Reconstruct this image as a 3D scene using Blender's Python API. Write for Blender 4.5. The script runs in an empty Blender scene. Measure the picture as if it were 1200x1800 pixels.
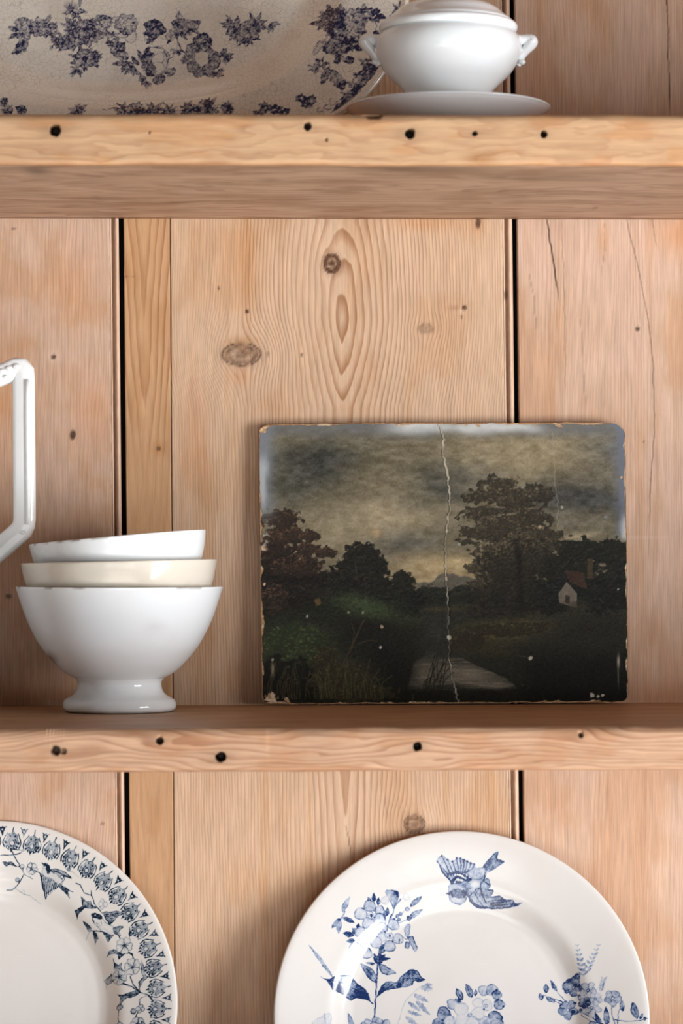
import bpy, math, random
import numpy as np
from math import sin, cos, pi, radians

# ------------------------------------------------------------------ camera, world, light, exposure
F_PX = 5000.0          # focal length in pixels of the 1200 x 1800 frame
YB = 1.889             # camera to the back boards
HOR = 977.0            # eye level row
CZ = 1.35              # eye height
scene = bpy.context.scene
col = scene.collection

cam_d = bpy.data.cameras.new('camera')
cam_d.sensor_width = 36.0
cam_d.lens = 36.0 * F_PX / 1800.0
cam_d.shift_y = (HOR - 900.0) / 1800.0
cam_d.clip_start = 0.05
cam_d.dof.use_dof = True
cam_d.dof.focus_distance = YB - 0.02
cam_d.dof.aperture_fstop = 9.0
cam = bpy.data.objects.new('camera', cam_d)
cam.location = (0.0, -YB, CZ)
cam.rotation_euler = (pi / 2, 0, 0)
col.objects.link(cam)
scene.camera = cam

world = bpy.data.worlds.new('world')
scene.world = world
world.use_nodes = True
bg = world.node_tree.nodes['Background']
bg.inputs['Color'].default_value = (0.97, 0.98, 1.0, 1)
bg.inputs['Strength'].default_value = 0.11

# a tall window to the right of the dresser: two leaves of three panes, from near the floor to just above eye height
WIN_AZ, WIN_DIST, WIN_TOP, WIN_BOT = 52, 2.3, 0.21, -1.20
for k_az, c_off in ((0, -0.21), (1, 0.21)):
    for k_row in range(3):
        hh_ = (WIN_TOP - WIN_BOT) / 3
        zc_ = WIN_BOT + hh_ * (k_row + .5)
        ld = bpy.data.lights.new('window_pane_daylight', 'AREA')
        ld.shape = 'RECTANGLE'; ld.size = .36; ld.size_y = hh_ - .06
        ld.energy = 17.5; ld.color = (0.945, 0.97, 1.0)
        lo_ = bpy.data.objects.new('window_pane_daylight', ld)
        az_ = radians(WIN_AZ)
        lo_.location = (WIN_DIST * sin(az_) + c_off * cos(az_), -WIN_DIST * cos(az_) + c_off * sin(az_), CZ + zc_)
        lo_.rotation_euler = (pi / 2, 0, az_)
        col.objects.link(lo_)

# an added fill lamp behind the camera, wide and low, brightening the ceramics
wd_ = bpy.data.lights.new('frontal_fill_light', 'AREA')
wd_.shape = 'RECTANGLE'; wd_.size = 2.2; wd_.size_y = 1.2; wd_.energy = 32.0; wd_.color = (0.95, 0.975, 1.0)
wo_ = bpy.data.objects.new('frontal_fill_light', wd_)
wo_.location = (0.25, -3.7, CZ - .75); wo_.rotation_euler = (pi / 2, 0, radians(4))
col.objects.link(wo_)

# added spot on the unseen pale floor, so its bounce brightens the shelves
sd_ = bpy.data.lights.new('floor_bounce_spot', 'SPOT')
sd_.energy = 2700.0; sd_.color = (1.0, 0.975, 0.95); sd_.spot_size = radians(44); sd_.spot_blend = .3; sd_.shadow_soft_size = .1
sb_ = bpy.data.objects.new('floor_bounce_spot', sd_); sb_.location = (0.1, -2.5, CZ + 1.5); sb_.rotation_euler = (radians(-4), 0, 0)
col.objects.link(sb_)

scene.view_settings.view_transform = 'Standard'
scene.view_settings.look = 'None'
scene.view_settings.exposure = -0.36
scene.view_settings.gamma = 1.0
scene.view_settings.use_curve_mapping = False

# ------------------------------------------------------------------ helpers
def W(px, py, d):
    """photo pixel at a distance d in front of the back boards -> world"""
    Y = YB - d
    px = np.asarray(px, float); py = np.asarray(py, float)
    return np.stack(np.broadcast_arrays((px - 600.0) / F_PX * Y, -np.asarray(d, float) + 0 * px,
                                        CZ + (HOR - py) / F_PX * Y), -1)

def lin(r, g, b):
    c = np.array([r, g, b], float) / 255.0
    return np.where(c <= 0.04045, c / 12.92, ((c + 0.055) / 1.055) ** 2.4)

def lin4(r, g, b):
    return tuple(lin(r, g, b)) + (1.0,)

_tabs = {}
def vnoise(x, y, seed=0):
    if seed not in _tabs:
        _tabs[seed] = np.random.RandomState(1000 + seed).rand(256, 256)
    t = _tabs[seed]
    x = np.asarray(x, float); y = np.asarray(y, float)
    xi = np.floor(x).astype(int); yi = np.floor(y).astype(int)
    fx = x - xi; fy = y - yi
    fx = fx * fx * (3 - 2 * fx); fy = fy * fy * (3 - 2 * fy)
    a = t[yi & 255, xi & 255]; b = t[yi & 255, (xi + 1) & 255]
    c = t[(yi + 1) & 255, xi & 255]; d = t[(yi + 1) & 255, (xi + 1) & 255]
    return (a * (1 - fx) + b * fx) * (1 - fy) + (c * (1 - fx) + d * fx) * fy

def fbm(x, y, seed=0, octv=4):
    s = 0; a = 0.5; n = 0
    for k in range(octv):
        s = s + a * vnoise(x * 2 ** k + 17.3 * k, y * 2 ** k + 9.1 * k, seed + k); n += a; a *= 0.5
    return s / n

def sstep(e0, e1, x):
    t = np.clip((x - e0) / (e1 - e0), 0, 1)
    return t * t * (3 - 2 * t)

def mesh_np(name, verts, faces, mat, parent=None, loc=None, smooth=True, attrs=None):
    """faces: (n,k) int array or a list of such arrays; vertices in world space, stored about loc"""
    if loc is None:
        loc = np.array(parent['base']) if parent is not None else np.zeros(3)
    me = bpy.data.meshes.new(name)
    v = np.asarray(verts, float).reshape(-1, 3) - np.asarray(loc)
    fl = faces if isinstance(faces, list) else [faces]
    fl = [np.asarray(f, int) for f in fl if len(f)]
    idx = np.concatenate([f.ravel() for f in fl])
    tot = np.concatenate([np.full(len(f), f.shape[1]) for f in fl])
    start = np.concatenate([[0], np.cumsum(tot)[:-1]])
    me.vertices.add(len(v)); me.vertices.foreach_set('co', v.ravel().astype(np.float32))
    me.loops.add(len(idx)); me.loops.foreach_set('vertex_index', idx.astype(np.int32))
    me.polygons.add(len(tot)); me.polygons.foreach_set('loop_start', start.astype(np.int32))
    me.polygons.foreach_set('use_smooth', np.full(len(tot), smooth, bool))
    me.update(calc_edges=True)
    me.validate()
    for k, a in (attrs or {}).items():
        a = np.asarray(a, np.float32)
        if a.ndim == 1:
            at = me.attributes.new(k, 'FLOAT', 'POINT'); at.data.foreach_set('value', a)
        elif a.shape[1] == 3:
            at = me.attributes.new(k, 'FLOAT_VECTOR', 'POINT'); at.data.foreach_set('vector', a.ravel())
        else:
            at = me.attributes.new(k, 'FLOAT_COLOR', 'POINT'); at.data.foreach_set('color', a.ravel())
    if mat: me.materials.append(mat)
    o = bpy.data.objects.new(name, me)
    col.objects.link(o)
    if parent is not None:
        o.parent = parent
        if loc is not None:
            o.location = np.asarray(loc) - np.array(parent['base'])
    else:
        o.location = loc
    return o

def gridfaces(nr, nc, wrap=False, off=0, flip=False):
    r = np.arange(nr - 1)[:, None]; c = np.arange(nc if wrap else nc - 1)[None, :]
    c2 = (c + 1) % nc
    q = np.stack([r * nc + c, r * nc + c2, (r + 1) * nc + c2, (r + 1) * nc + c], -1).reshape(-1, 4) + off
    return q[:, ::-1] if flip else q

def thing(name, loc, label, cat, group=None):
    o = bpy.data.objects.new(name, None)
    o.empty_display_size = 0.03
    o.location = loc
    o['base'] = [float(c) for c in loc]
    o['label'] = label; o['category'] = cat
    if group: o['group'] = group
    col.objects.link(o)
    return o

def tag(o, label, cat, group=None):
    o['label'] = label; o['category'] = cat
    if group: o['group'] = group
    return o

def lathe(name, prof, cx, cd, ybase, mat, parent=None, seg=128, loc=None, attrs_fn=None, tilt=None, metric=None):
    """prof: list of (r, h) in metres from the base upwards (closed outline outside -> inside); axis at world point cx,cd"""
    p = np.array(prof, float)
    a = np.linspace(0, 2 * pi, seg, endpoint=False)
    v = np.stack([p[:, 0, None] * np.cos(a), p[:, 0, None] * np.sin(a), np.repeat(p[:, 1, None], seg, 1)], -1)
    v = v.reshape(-1, 3)
    f = gridfaces(len(p), seg, wrap=True)
    attrs = attrs_fn(v) if attrs_fn else None
    if tilt is not None:
        ang, piv = tilt          # roll about the depth axis at height piv
        c, s = cos(ang), sin(ang)
        x = v[:, 0].copy(); z = v[:, 2] - piv
        v[:, 0] = c * x - s * z; v[:, 2] = s * x + c * z + piv
    v = v + np.array([cx, cd, ybase])
    return mesh_np(name, v, f, mat, parent, loc=loc, attrs=attrs)

def smooth_prof(pts, n=6):
    """Catmull-Rom through profile points"""
    p = np.array(pts, float)
    q = np.vstack([2 * p[0] - p[1], p, 2 * p[-1] - p[-2]])
    out = []
    for i in range(1, len(q) - 2):
        for t in np.linspace(0, 1, n, endpoint=False):
            a, b, c, d = q[i - 1], q[i], q[i + 1], q[i + 2]
            out.append(0.5 * ((2 * b) + (-a + c) * t + (2 * a - 5 * b + 4 * c - d) * t * t + (-a + 3 * b - 3 * c + d) * t ** 3))
    out.append(p[-1])
    return np.array(out)

def sweep(path, sect_fn, closed_ends=True, up=(0, 1, 0), mitre=False):
    """path (n,3); sect_fn(i/n) -> (k,2) section in (side, up) axes"""
    path = np.asarray(path, float); n = len(path)
    tan = np.gradient(path, axis=0); tan /= np.linalg.norm(tan, axis=1)[:, None]
    up = np.array(up, float)
    ms = np.ones(n)
    if mitre:
        seg = np.diff(path, axis=0); seg /= np.linalg.norm(seg, axis=1)[:, None]
        for i in range(1, n - 1):
            b = seg[i - 1] + seg[i]; b /= np.linalg.norm(b); tan[i] = b
            ms[i] = 1 / max(.4, float(b @ seg[i]))
    V = []
    for i in range(n):
        s = np.cross(tan[i], up); s /= np.linalg.norm(s)
        sec = sect_fn(i / (n - 1))
        V.append(path[i] + sec[:, :1] * s * ms[i] + sec[:, 1:] * up)
    k = len(V[0])
    V = np.concatenate(V)
    fs = [gridfaces(n, k, wrap=True)]
    if closed_ends:
        fs += [np.arange(k)[None, ::-1], (np.arange(k) + (n - 1) * k)[None]]
    return V, fs

# ------------------------------------------------------------------ ink canvas (flat print, drawn as shapes)
class Canvas:
    def __init__(s, x0, y0, x1, y1, res=1.4):
        s.x0, s.y0, s.res = x0, y0, res
        s.w = int((x1 - x0) * res) + 2; s.h = int((y1 - y0) * res) + 2
        s.a = np.zeros((s.h, s.w))
    def box(s, P, pad):
        lo = (P.min(0) - pad - (s.x0, s.y0)) * s.res; hi = (P.max(0) + pad - (s.x0, s.y0)) * s.res
        i0, j0 = max(int(lo[0]), 0), max(int(lo[1]), 0)
        i1, j1 = min(int(hi[0]) + 2, s.w), min(int(hi[1]) + 2, s.h)
        if i1 <= i0 or j1 <= j0: return None
        X, Y = np.meshgrid(np.arange(i0, i1) / s.res + s.x0, np.arange(j0, j1) / s.res + s.y0)
        return slice(j0, j1), slice(i0, i1), X, Y
    @staticmethod
    def segd(X, Y, a, b):
        dx, dy = b[0] - a[0], b[1] - a[1]; L = dx * dx + dy * dy + 1e-9
        t = np.clip(((X - a[0]) * dx + (Y - a[1]) * dy) / L, 0, 1)
        return np.hypot(X - a[0] - t * dx, Y - a[1] - t * dy), t
    def shape(s, pts, fill, edge=None, ew=1.6, hatch=0, hang=0.0, hper=2.6, alpha=1.0, curve=True, grad=None):
        P = np.array(pts, float)
        if curve and len(P) > 2: P = ccurve(P)
        b = s.box(P, 2)
        if b is None: return
        sj, si, X, Y = b
        d = np.full(X.shape, 1e9); ins = np.zeros(X.shape, bool)
        for k in range(len(P)):
            p, q = P[k], P[(k + 1) % len(P)]
            d = np.minimum(d, s.segd(X, Y, p, q)[0])
            if p[1] != q[1]:
                c = ((p[1] > Y) != (q[1] > Y)) & (X < (q[0] - p[0]) * (Y - p[1]) / (q[1] - p[1]) + p[0])
                ins ^= c
        sd = np.where(ins, -d, d)
        cov = np.clip(0.5 - sd * 0.9, 0, 1) * alpha
        t = np.full(X.shape, float(fill))
        if grad is not None:      # (x,y,tone,radius): soft darker or paler spot
            t = t + (grad[2] - t) * np.exp(-(((X - grad[0]) ** 2 + (Y - grad[1]) ** 2) / grad[3] ** 2))
        if hatch:
            t = t + hatch * (0.5 + 0.5 * np.sin((X * cos(hang) + Y * sin(hang)) * 2 * pi / hper)) * (0.4 + 0.6 * vnoise(X * .3, Y * .3, 3))
        if edge is not None:
            t = t + (edge - t) * np.exp(-(d / ew) ** 2)
        A = s.a[sj, si]
        s.a[sj, si] = A * (1 - cov) + t * cov
    def stroke(s, pts, w0, w1=None, tone=0.9, alpha=1.0, curve=True):
        w1 = w0 if w1 is None else w1
        P = np.array(pts, float)
        if curve and len(P) > 2: P = ocurve(P)
        b = s.box(P, max(w0, w1) + 2)
        if b is None: return
        sj, si, X, Y = b
        m = np.full(X.shape, 1e9); n = len(P) - 1
        for k in range(n):
            d, t = s.segd(X, Y, P[k], P[k + 1])
            m = np.minimum(m, d - 0.5 * (w0 + (w1 - w0) * (k + t) / n))
        cov = np.clip(0.5 - m * 0.9, 0, 1) * alpha
        A = s.a[sj, si]
        s.a[sj, si] = A * (1 - cov) + np.maximum(tone, A) * cov
    def leaf(s, p, q, w, fill=.45, edge=.8, serr=0, vein=True, hatch=.15, bend=0.0, ew=1.5):
        p = np.array(p, float); q = np.array(q, float); ax = q - p; L = np.hypot(*ax) + 1e-6
        t = np.linspace(0, 1, 9); n = np.array([-ax[1], ax[0]]) / L
        prof = w * .5 * np.sin(pi * t ** 0.85) ** 0.8
        cen = p + t[:, None] * ax + (bend * L * np.sin(pi * t))[:, None] * n
        if serr: prof = prof * (1 + serr * (np.arange(9) % 2 * 2 - 1))
        up = cen + n * prof[:, None]; dn = cen - n * prof[:, None]
        s.shape(np.vstack([up, dn[::-1][1:-1]]), fill, edge, ew, hatch=hatch, hang=math.atan2(n[1], n[0]) + .8, curve=not serr)
        if vein: s.stroke(cen, .9, .6, min(1, edge + .05), alpha=.8)
    def flower(s, c, r, n=5, rot=0.0, fill=.12, edge=.5, sq=1.0, ring=True, ew=1.4, hatch=.12):
        for k in range(n):
            a = rot + 2 * pi * k / n
            s.petal(c, a, r, r * 1.05 * 5 / max(n, 5), fill, edge, sq, ew, hatch)
        if ring:
            s.shape(circ(c, r * .2), .1, .85, 1.2); s.shape(circ(c, r * .07), .8)
            for k in range(10):
                a = rot + .3 + 2 * pi * k / 10
                s.stroke([(c[0] + cos(a) * r * .26, c[1] + sin(a) * r * .26 * sq), (c[0] + cos(a) * r * .42, c[1] + sin(a) * r * .42 * sq)], .9, .5, .6, alpha=.7)
    def petal(s, c, a, r, w, fill, edge, sq=1.0, ew=1.4, hatch=.12):
        pts = [(.12, -.08), (.45, -.38), (.8, -.46), (1.0, -.25), (.96, 0), (1.0, .25), (.8, .46), (.45, .38), (.12, .08)]
        P = [(c[0] + (u * r * cos(a) - v * w * sin(a)), c[1] + (u * r * sin(a) + v * w * cos(a)) * sq) for u, v in pts]
        s.shape(P, fill, edge, ew, hatch=hatch, hang=a + pi / 2, hper=3.0)
    def sample(s, x, y, warp=1.5, speck=.7):
        x0_, y0_ = x, y
        x = x0_ + (fbm(x0_ / 6.0, y0_ / 6.0, 151, 2) - .5) * 2 * warp; y = y0_ + (fbm(x0_ / 6.0 + 40, y0_ / 6.0, 153, 2) - .5) * 2 * warp
        v = s._bil(x, y)
        n = fbm(x0_ / 2.6, y0_ / 2.6, 155, 2); m = fbm(x0_ / 9.0, y0_ / 9.0, 157, 2)
        return np.clip(v * (1 - speck * .5 + speck * 1.0 * n) * (.55 + .9 * m), 0, 1)
    def _bil(s, x, y):
        i = np.clip((x - s.x0) * s.res, 0, s.w - 1.001); j = np.clip((y - s.y0) * s.res, 0, s.h - 1.001)
        i0 = i.astype(int); j0 = j.astype(int); fi = i - i0; fj = j - j0; A = s.a
        return ((A[j0, i0] * (1 - fi) + A[j0, i0 + 1] * fi) * (1 - fj) + (A[j0 + 1, i0] * (1 - fi) + A[j0 + 1, i0 + 1] * fi) * fj)

def ccurve(P, n=4):
    out = []; N = len(P)
    for i in range(N):
        a, b, c, d = P[i - 1], P[i], P[(i + 1) % N], P[(i + 2) % N]
        for t in np.linspace(0, 1, n, endpoint=False):
            out.append(0.5 * (2 * b + (c - a) * t + (2 * a - 5 * b + 4 * c - d) * t * t + (3 * b - 3 * c + d - a) * t ** 3))
    return np.array(out)

def ocurve(P, n=5):
    return smooth_prof(P, n)

def circ(c, r, sq=1.0, n=10):
    w = .13 if r > 5 else 0.0; p1 = c[0] * 1.7 + c[1] * .9; p2 = c[0] * .6 - c[1] * 1.3; out = []
    for k in range(n):
        t = 2 * pi * k / n; q = r * (1 + w * sin(2 * t + p1) + w * .8 * sin(3 * t + p2))
        out.append((c[0] + q * cos(t), c[1] + q * sq * sin(t)))
    return out

# ------------------------------------------------------------------ materials
def new_mat(name):
    m = bpy.data.materials.new(name); m.use_nodes = True
    nt = m.node_tree
    return m, nt, nt.nodes['Principled BSDF']

class NT:
    def __init__(s, nt): s.nt = nt
    def n(s, typ, **kw):
        nd = s.nt.nodes.new(typ)
        for k, v in kw.items(): setattr(nd, k, v)
        return nd
    def link(s, a, b): s.nt.links.new(a, b)
    def put(s, sock, v):
        if hasattr(v, 'is_linked') or hasattr(v, 'links'): s.link(v, sock)
        else: sock.default_value = v
    def math(s, op, a, b=0.0, c=None):
        nd = s.n('ShaderNodeMath', operation=op); s.put(nd.inputs[0], a); s.put(nd.inputs[1], b)
        if c is not None: s.put(nd.inputs[2], c)
        return nd.outputs[0]
    def mix(s, f, a, b, blend='MIX'):
        nd = s.n('ShaderNodeMix', data_type='RGBA', blend_type=blend)
        s.put(nd.inputs[0], f); s.put(nd.inputs[6], a); s.put(nd.inputs[7], b)
        return nd.outputs[2]
    def attr(s, name, out='Fac'):
        nd = s.n('ShaderNodeAttribute', attribute_name=name); return nd.outputs[out]
    def vscale(s, v, sc):
        nd = s.n('ShaderNodeVectorMath', operation='MULTIPLY'); s.put(nd.inputs[0], v); nd.inputs[1].default_value = sc
        return nd.outputs[0]
    def noise(s, v, scale, detail=3, rough=.5, out='Fac'):
        nd = s.n('ShaderNodeTexNoise'); s.put(nd.inputs['Vector'], v); nd.inputs['Scale'].default_value = scale
        nd.inputs['Detail'].default_value = detail; nd.inputs['Roughness'].default_value = rough
        return nd.outputs[out]
    def ramp(s, f, stops, interp='LINEAR'):
        nd = s.n('ShaderNodeValToRGB'); cr = nd.color_ramp; cr.interpolation = interp
        while len(cr.elements) < len(stops): cr.elements.new(0.5)
        for e, (p, c) in zip(cr.elements, stops): e.position = p; e.color = c
        s.put(nd.inputs[0], f); return nd.outputs[0]
    def bump(s, h, strength, dist, bsdf):
        nd = s.n('ShaderNodeBump'); nd.inputs['Strength'].default_value = strength; nd.inputs['Distance'].default_value = dist
        s.link(h, nd.inputs['Height']); s.link(nd.outputs[0], bsdf.inputs['Normal'])

def wood_mat(name, early, late, knotc, line=0.7, fibre=0.25, rough=0.5):
    """guv = (across grain, along grain) in metres, ring = growth ring count, dark = knots and cracks, tint = broad stains and painted edge light"""
    m, nt, b = new_mat(name); t = NT(nt)
    guv = t.attr('guv', 'Vector')
    wob = t.noise(t.vscale(guv, (1, .12, 1)), 160, 2)
    ring = t.math('ADD', t.attr('ring'), t.math('MULTIPLY', wob, 0.55))
    fr = t.math('FRACT', ring)
    late_f = t.ramp(fr, [(0.0, (0, 0, 0, 1)), (0.45, (.12, .12, .12, 1)), (0.86, (1, 1, 1, 1)), (0.93, (.9, .9, .9, 1)), (1.0, (0, 0, 0, 1))])
    vary = t.noise(t.vscale(guv, (1, .06, 1)), 60, 3)
    amt = t.math('MULTIPLY', t.math('MULTIPLY', late_f, t.attr('linew')), t.math('MULTIPLY', vary, line * 2.0))
    c = t.mix(amt, early, late)
    f1 = t.noise(t.vscale(guv, (1, .025, 1)), 1400, 3, .6)
    f2 = t.noise(t.vscale(guv, (1, .10, 1)), 320, 3, .6)
    fac = t.math('ADD', t.math('MULTIPLY', t.math('SUBTRACT', f1, .5), fibre), t.math('MULTIPLY', t.math('SUBTRACT', f2, .5), fibre * .9))
    sp = t.noise(guv, 2600, 2, .7)
    fac = t.math('ADD', fac, t.math('MULTIPLY', t.math('SUBTRACT', sp, .5), fibre * .55))
    mul = t.math('ADD', fac, 1.0)
    cc = t.n('ShaderNodeCombineColor')
    for k in range(3): t.link(mul, cc.inputs[k])
    c = t.mix(1.0, c, cc.outputs[0], 'MULTIPLY')
    c = t.mix(1.0, c, t.attr('tint', 'Color'), 'MULTIPLY')
    kn = t.noise(guv, 700, 3, .6)
    c = t.mix(t.math('MULTIPLY', t.attr('dark'), t.math('ADD', t.math('MULTIPLY', kn, .5), .72)), c, knotc)
    t.link(c, b.inputs['Base Color'])
    b.inputs['Roughness'].default_value = rough
    b.inputs['Specular IOR Level'].default_value = 0.25
    t.bump(t.math('SUBTRACT', f2, t.math('MULTIPLY', amt, .6)), 0.25, 0.0006, b)
    return m

def glaze_mat(name, base, ink_mid=None, ink_dark=None, stain=None, stain_amt=0.0, craze=0.0, rough=0.1, ink_mul=1.0, dirt=True):
    m, nt, b = new_mat(name); t = NT(nt)
    co = t.n('ShaderNodeTexCoord').outputs['Object']
    c = base
    if stain is not None:
        n1 = t.noise(co, 22, 4, .6)
        c = t.mix(t.math('MULTIPLY', t.ramp(n1, [(.45, (0, 0, 0, 1)), (.75, (1, 1, 1, 1))]), stain_amt), c, stain)
    if ink_dark is not None:
        ink = t.attr('ink')
        gr = t.noise(co, 2600, 2, .6)
        ink = t.math('MULTIPLY', ink, t.math('ADD', t.math('MULTIPLY', gr, .5), .75 * ink_mul))
        ic = t.ramp(ink, [(0.0, ink_mid), (0.35, ink_mid), (.95, ink_dark)])
        al = t.ramp(ink, [(0.0, (0, 0, 0, 1)), (.25, (.26, .26, .26, 1)), (0.5, (.68, .68, .68, 1)), (.8, (1, 1, 1, 1))])
        c = t.mix(al, c, ic)
    if craze:
        v = t.n('ShaderNodeTexVoronoi', feature='DISTANCE_TO_EDGE'); v.inputs['Scale'].default_value = 330
        wv = t.n('ShaderNodeVectorMath', operation='ADD'); t.link(co, wv.inputs[0])
        t.link(t.vscale(t.noise(co, 90, 2, .5, 'Color'), (.006, .006, .006)), wv.inputs[1])
        t.link(wv.outputs[0], v.inputs['Vector'])
        line = t.ramp(v.outputs[0], [(0.0, (1, 1, 1, 1)), (0.06, (0, 0, 0, 1))])
        area = t.ramp(t.noise(co, 25, 3, .6), [(.3, (.25, .25, .25, 1)), (.62, (1, 1, 1, 1))])
        c = t.mix(t.math('MULTIPLY', t.math('MULTIPLY', line, area), craze), c, lin4(120, 84, 62))
        sp = t.noise(co, 210, 2, .5)
        c = t.mix(t.ramp(sp, [(.73, (0, 0, 0, 1)), (.80, (.7, .7, .7, 1))]), c, lin4(120, 92, 60))
    if dirt:
        d = t.attr('dirt')
        c = t.mix(d, c, lin4(120, 92, 66))
    if hasattr(c, 'links'): t.link(c, b.inputs['Base Color'])
    else: b.inputs['Base Color'].default_value = c
    b.inputs['Roughness'].default_value = rough
    b.inputs['IOR'].default_value = 1.5
    t.bump(t.noise(co, 45, 2, .5), 0.06, 0.002, b)
    return m

# ------------------------------------------------------------------ the pine dresser
D_SH = 0.261                       # shelf depth
pine = wood_mat('stripped_pine', lin4(199, 168, 140), lin4(157, 115, 83), lin4(84, 54, 36), line=.80, fibre=.56)
pine_pale = wood_mat('pale_scrubbed_pine', lin4(194, 162, 138), lin4(161, 119, 93), lin4(74, 50, 36), line=.52, fibre=.56)
pine_amber = wood_mat('amber_pine', lin4(190, 150, 112), lin4(150, 102, 66), lin4(88, 56, 36), line=.6, fibre=.46)
pine_edge = wood_mat('honey_pine_edge', lin4(203, 163, 126), lin4(148, 96, 64), lin4(34, 23, 18), line=.62, fibre=.46)

def flat_mat(name, c, rough=.8):
    m, nt, b = new_mat(name); t = NT(nt)
    co = t.n('ShaderNodeTexCoord').outputs['Object']
    cc = t.mix(t.noise(co, 300, 3), c, tuple(x * .7 for x in c[:3]) + (1,))
    t.link(cc, b.inputs['Base Color']); b.inputs['Roughness'].default_value = rough
    return m
gap_shade = flat_mat('gap_shade_black', (0.012, 0.009, 0.007, 1))  # near-black in place of the shade in the void behind the open joints

FLOOR_Z = CZ - 1.52
def floor_mat():
    m, nt, b = new_mat('pale_flagstone'); t = NT(nt)
    co = t.n('ShaderNodeTexCoord').outputs['Object']
    br = t.n('ShaderNodeTexBrick'); t.link(co, br.inputs['Vector']); br.inputs['Scale'].default_value = 1.6
    br.inputs['Color1'].default_value = lin4(222, 219, 212); br.inputs['Color2'].default_value = lin4(212, 208, 200); br.inputs['Mortar'].default_value = lin4(140, 132, 122)
    br.inputs['Mortar Size'].default_value = .012
    t.link(t.mix(t.math('MULTIPLY', t.noise(co, 6, 4), .4), br.outputs['Color'], lin4(200, 195, 186)), b.inputs['Base Color']); b.inputs['Roughness'].default_value = .6
    return m
flr = mesh_np('floor', [(-2.5, -4.2, FLOOR_Z), (3.2, -4.2, FLOOR_Z), (3.2, .06, FLOOR_Z), (-2.5, .06, FLOOR_Z)], np.array([[0, 1, 2, 3]]), floor_mat(), smooth=False)
flr['kind'] = 'structure'

dresser = thing('pine_dresser', (0.0, -0.1, FLOOR_Z), 'stripped pine dresser with vertical back boards and thick nail-holed shelves', 'dresser')

def dense_rows():
    r = [np.linspace(-1000, -40, 20), np.arange(-30, 202, 4.0), np.arange(215, 375, 20.0), np.arange(381, 1246, 3.5),
         np.arange(1262, 1350, 18.0), np.arange(1356, 1806, 4.0), np.linspace(1830, 2300, 14)]
    return np.concatenate(r)
ROWS = dense_rows()
LEAN = 0.0098; LEAN_R = 0.0115

def knots_into(X, Y, dark, knots):
    """knots: (x, y, rx, ry, strength, kind); kind 0 = solid small, 1 = ringed knot"""
    for kx, ky, rx, ry, s, kind in knots:
        e = np.hypot((X - kx) / rx, (Y - ky) / ry) + (fbm(X / 9, Y / 9, 5, 2) - .5) * .35
        if kind == 0:
            dark = np.maximum(dark, s * sstep(1.15, .65, e))
        else:
            e = e - (fbm(X / 9, Y / 9, 5, 2) - .5) * .27
            body = s * sstep(1.02, .92, e) * (.60 + .7 * (fbm(X / 7, Y / 4, 8, 3) - .5) + .18 * np.sin(e * 11))
            rim = s * 1.0 * np.exp(-((e - .96) / .07) ** 2)
            dark = np.maximum(dark, np.maximum(body, rim))
            dark = np.maximum(dark, .16 * s * sstep(1.7, .95, e))
    return np.clip(dark, 0, 1)

def crack(X, Y, dark, pts, w, s=.95, seed=0):
    """thin split that runs down the grain; pts = (x, y)"""
    p = np.array(pts, float)
    xc = np.interp(Y, p[:, 1], p[:, 0]) + (fbm(Y / 14, Y * 0 + seed, 31, 2) - .5) * 3.0
    inside = (Y >= p[0, 1]) & (Y <= p[-1, 1])
    fade = np.minimum(1, np.minimum(Y - p[0, 1] + 25, p[-1, 1] - Y) / 40)
    return np.where(inside, np.maximum(dark, s * np.clip(fade, 0, 1) * sstep(w, w * .25, np.abs(X - xc))), dark)

def back_board(xs, lean, mat, fn, d0=0.0, thick=0.016, extra_rows=None):
    ys = ROWS if extra_rows is None else np.unique(np.concatenate([ROWS, extra_rows]))
    X, Y = np.meshgrid(xs, ys)
    P = X + (lean(X) if callable(lean) else lean) * (Y - 900)
    at = fn(P, Y)
    disp = at.pop('depth', np.zeros_like(X))
    V = W(P, Y, d0 - disp)
    s = 1.0 / 2647.0
    guv = np.stack([P * s, Y * s, np.zeros_like(X) + xs[0] * .01], -1).reshape(-1, 3)
    nr, nc = X.shape
    fs = [gridfaces(nr, nc, flip=True)]
    # side and end skirts give the board its thickness
    bi = np.concatenate([np.arange(nc), np.arange(1, nr) * nc + nc - 1, (nr - 1) * nc + np.arange(nc - 2, -1, -1), np.arange(nr - 2, 0, -1) * nc])
    Vb = V.reshape(-1, 3)[bi] + np.array([0, thick, 0])
    n0 = nr * nc; k = len(bi); j = np.arange(k); j2 = (j + 1) % k
    fs.append(np.stack([bi[j], bi[j2], n0 + j2, n0 + j], -1))
    allv = np.vstack([V.reshape(-1, 3), Vb])
    att = {}
    for key, a in at.items():
        a = a.reshape(nr * nc, -1)
        a = np.vstack([a, a[bi]])
        att[key] = a[:, 0] if a.shape[1] == 1 else a
    att['guv'] = np.vstack([guv, guv[bi]])
    return mesh_np('back_board', allv, fs, mat, dresser, smooth=True, attrs=att, loc=W(P.mean(), 900, 0.0))

def tintof(base, *spots):
    """base (h,w) -> rgba; spots = (mask, rgb multiplier)"""
    t = np.ones(base.shape + (4,))
    for m, c in spots:
        for k in range(3): t[..., k] *= 1 + (c[k] - 1) * m
    return t

def gauss(X, Y, x, y, sx, sy):
    return np.exp(-(((X - x) / sx) ** 2 + ((Y - y) / sy) ** 2))

def worn_lit_edge(X, Y, xr, w=4, seed=2):  # chipped paler wood, with the light caught on the arris tinted in
    return sstep(w, 1, xr - X) * sstep(.35, .6, fbm(X / 7, Y / 16, seed, 3))

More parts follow.
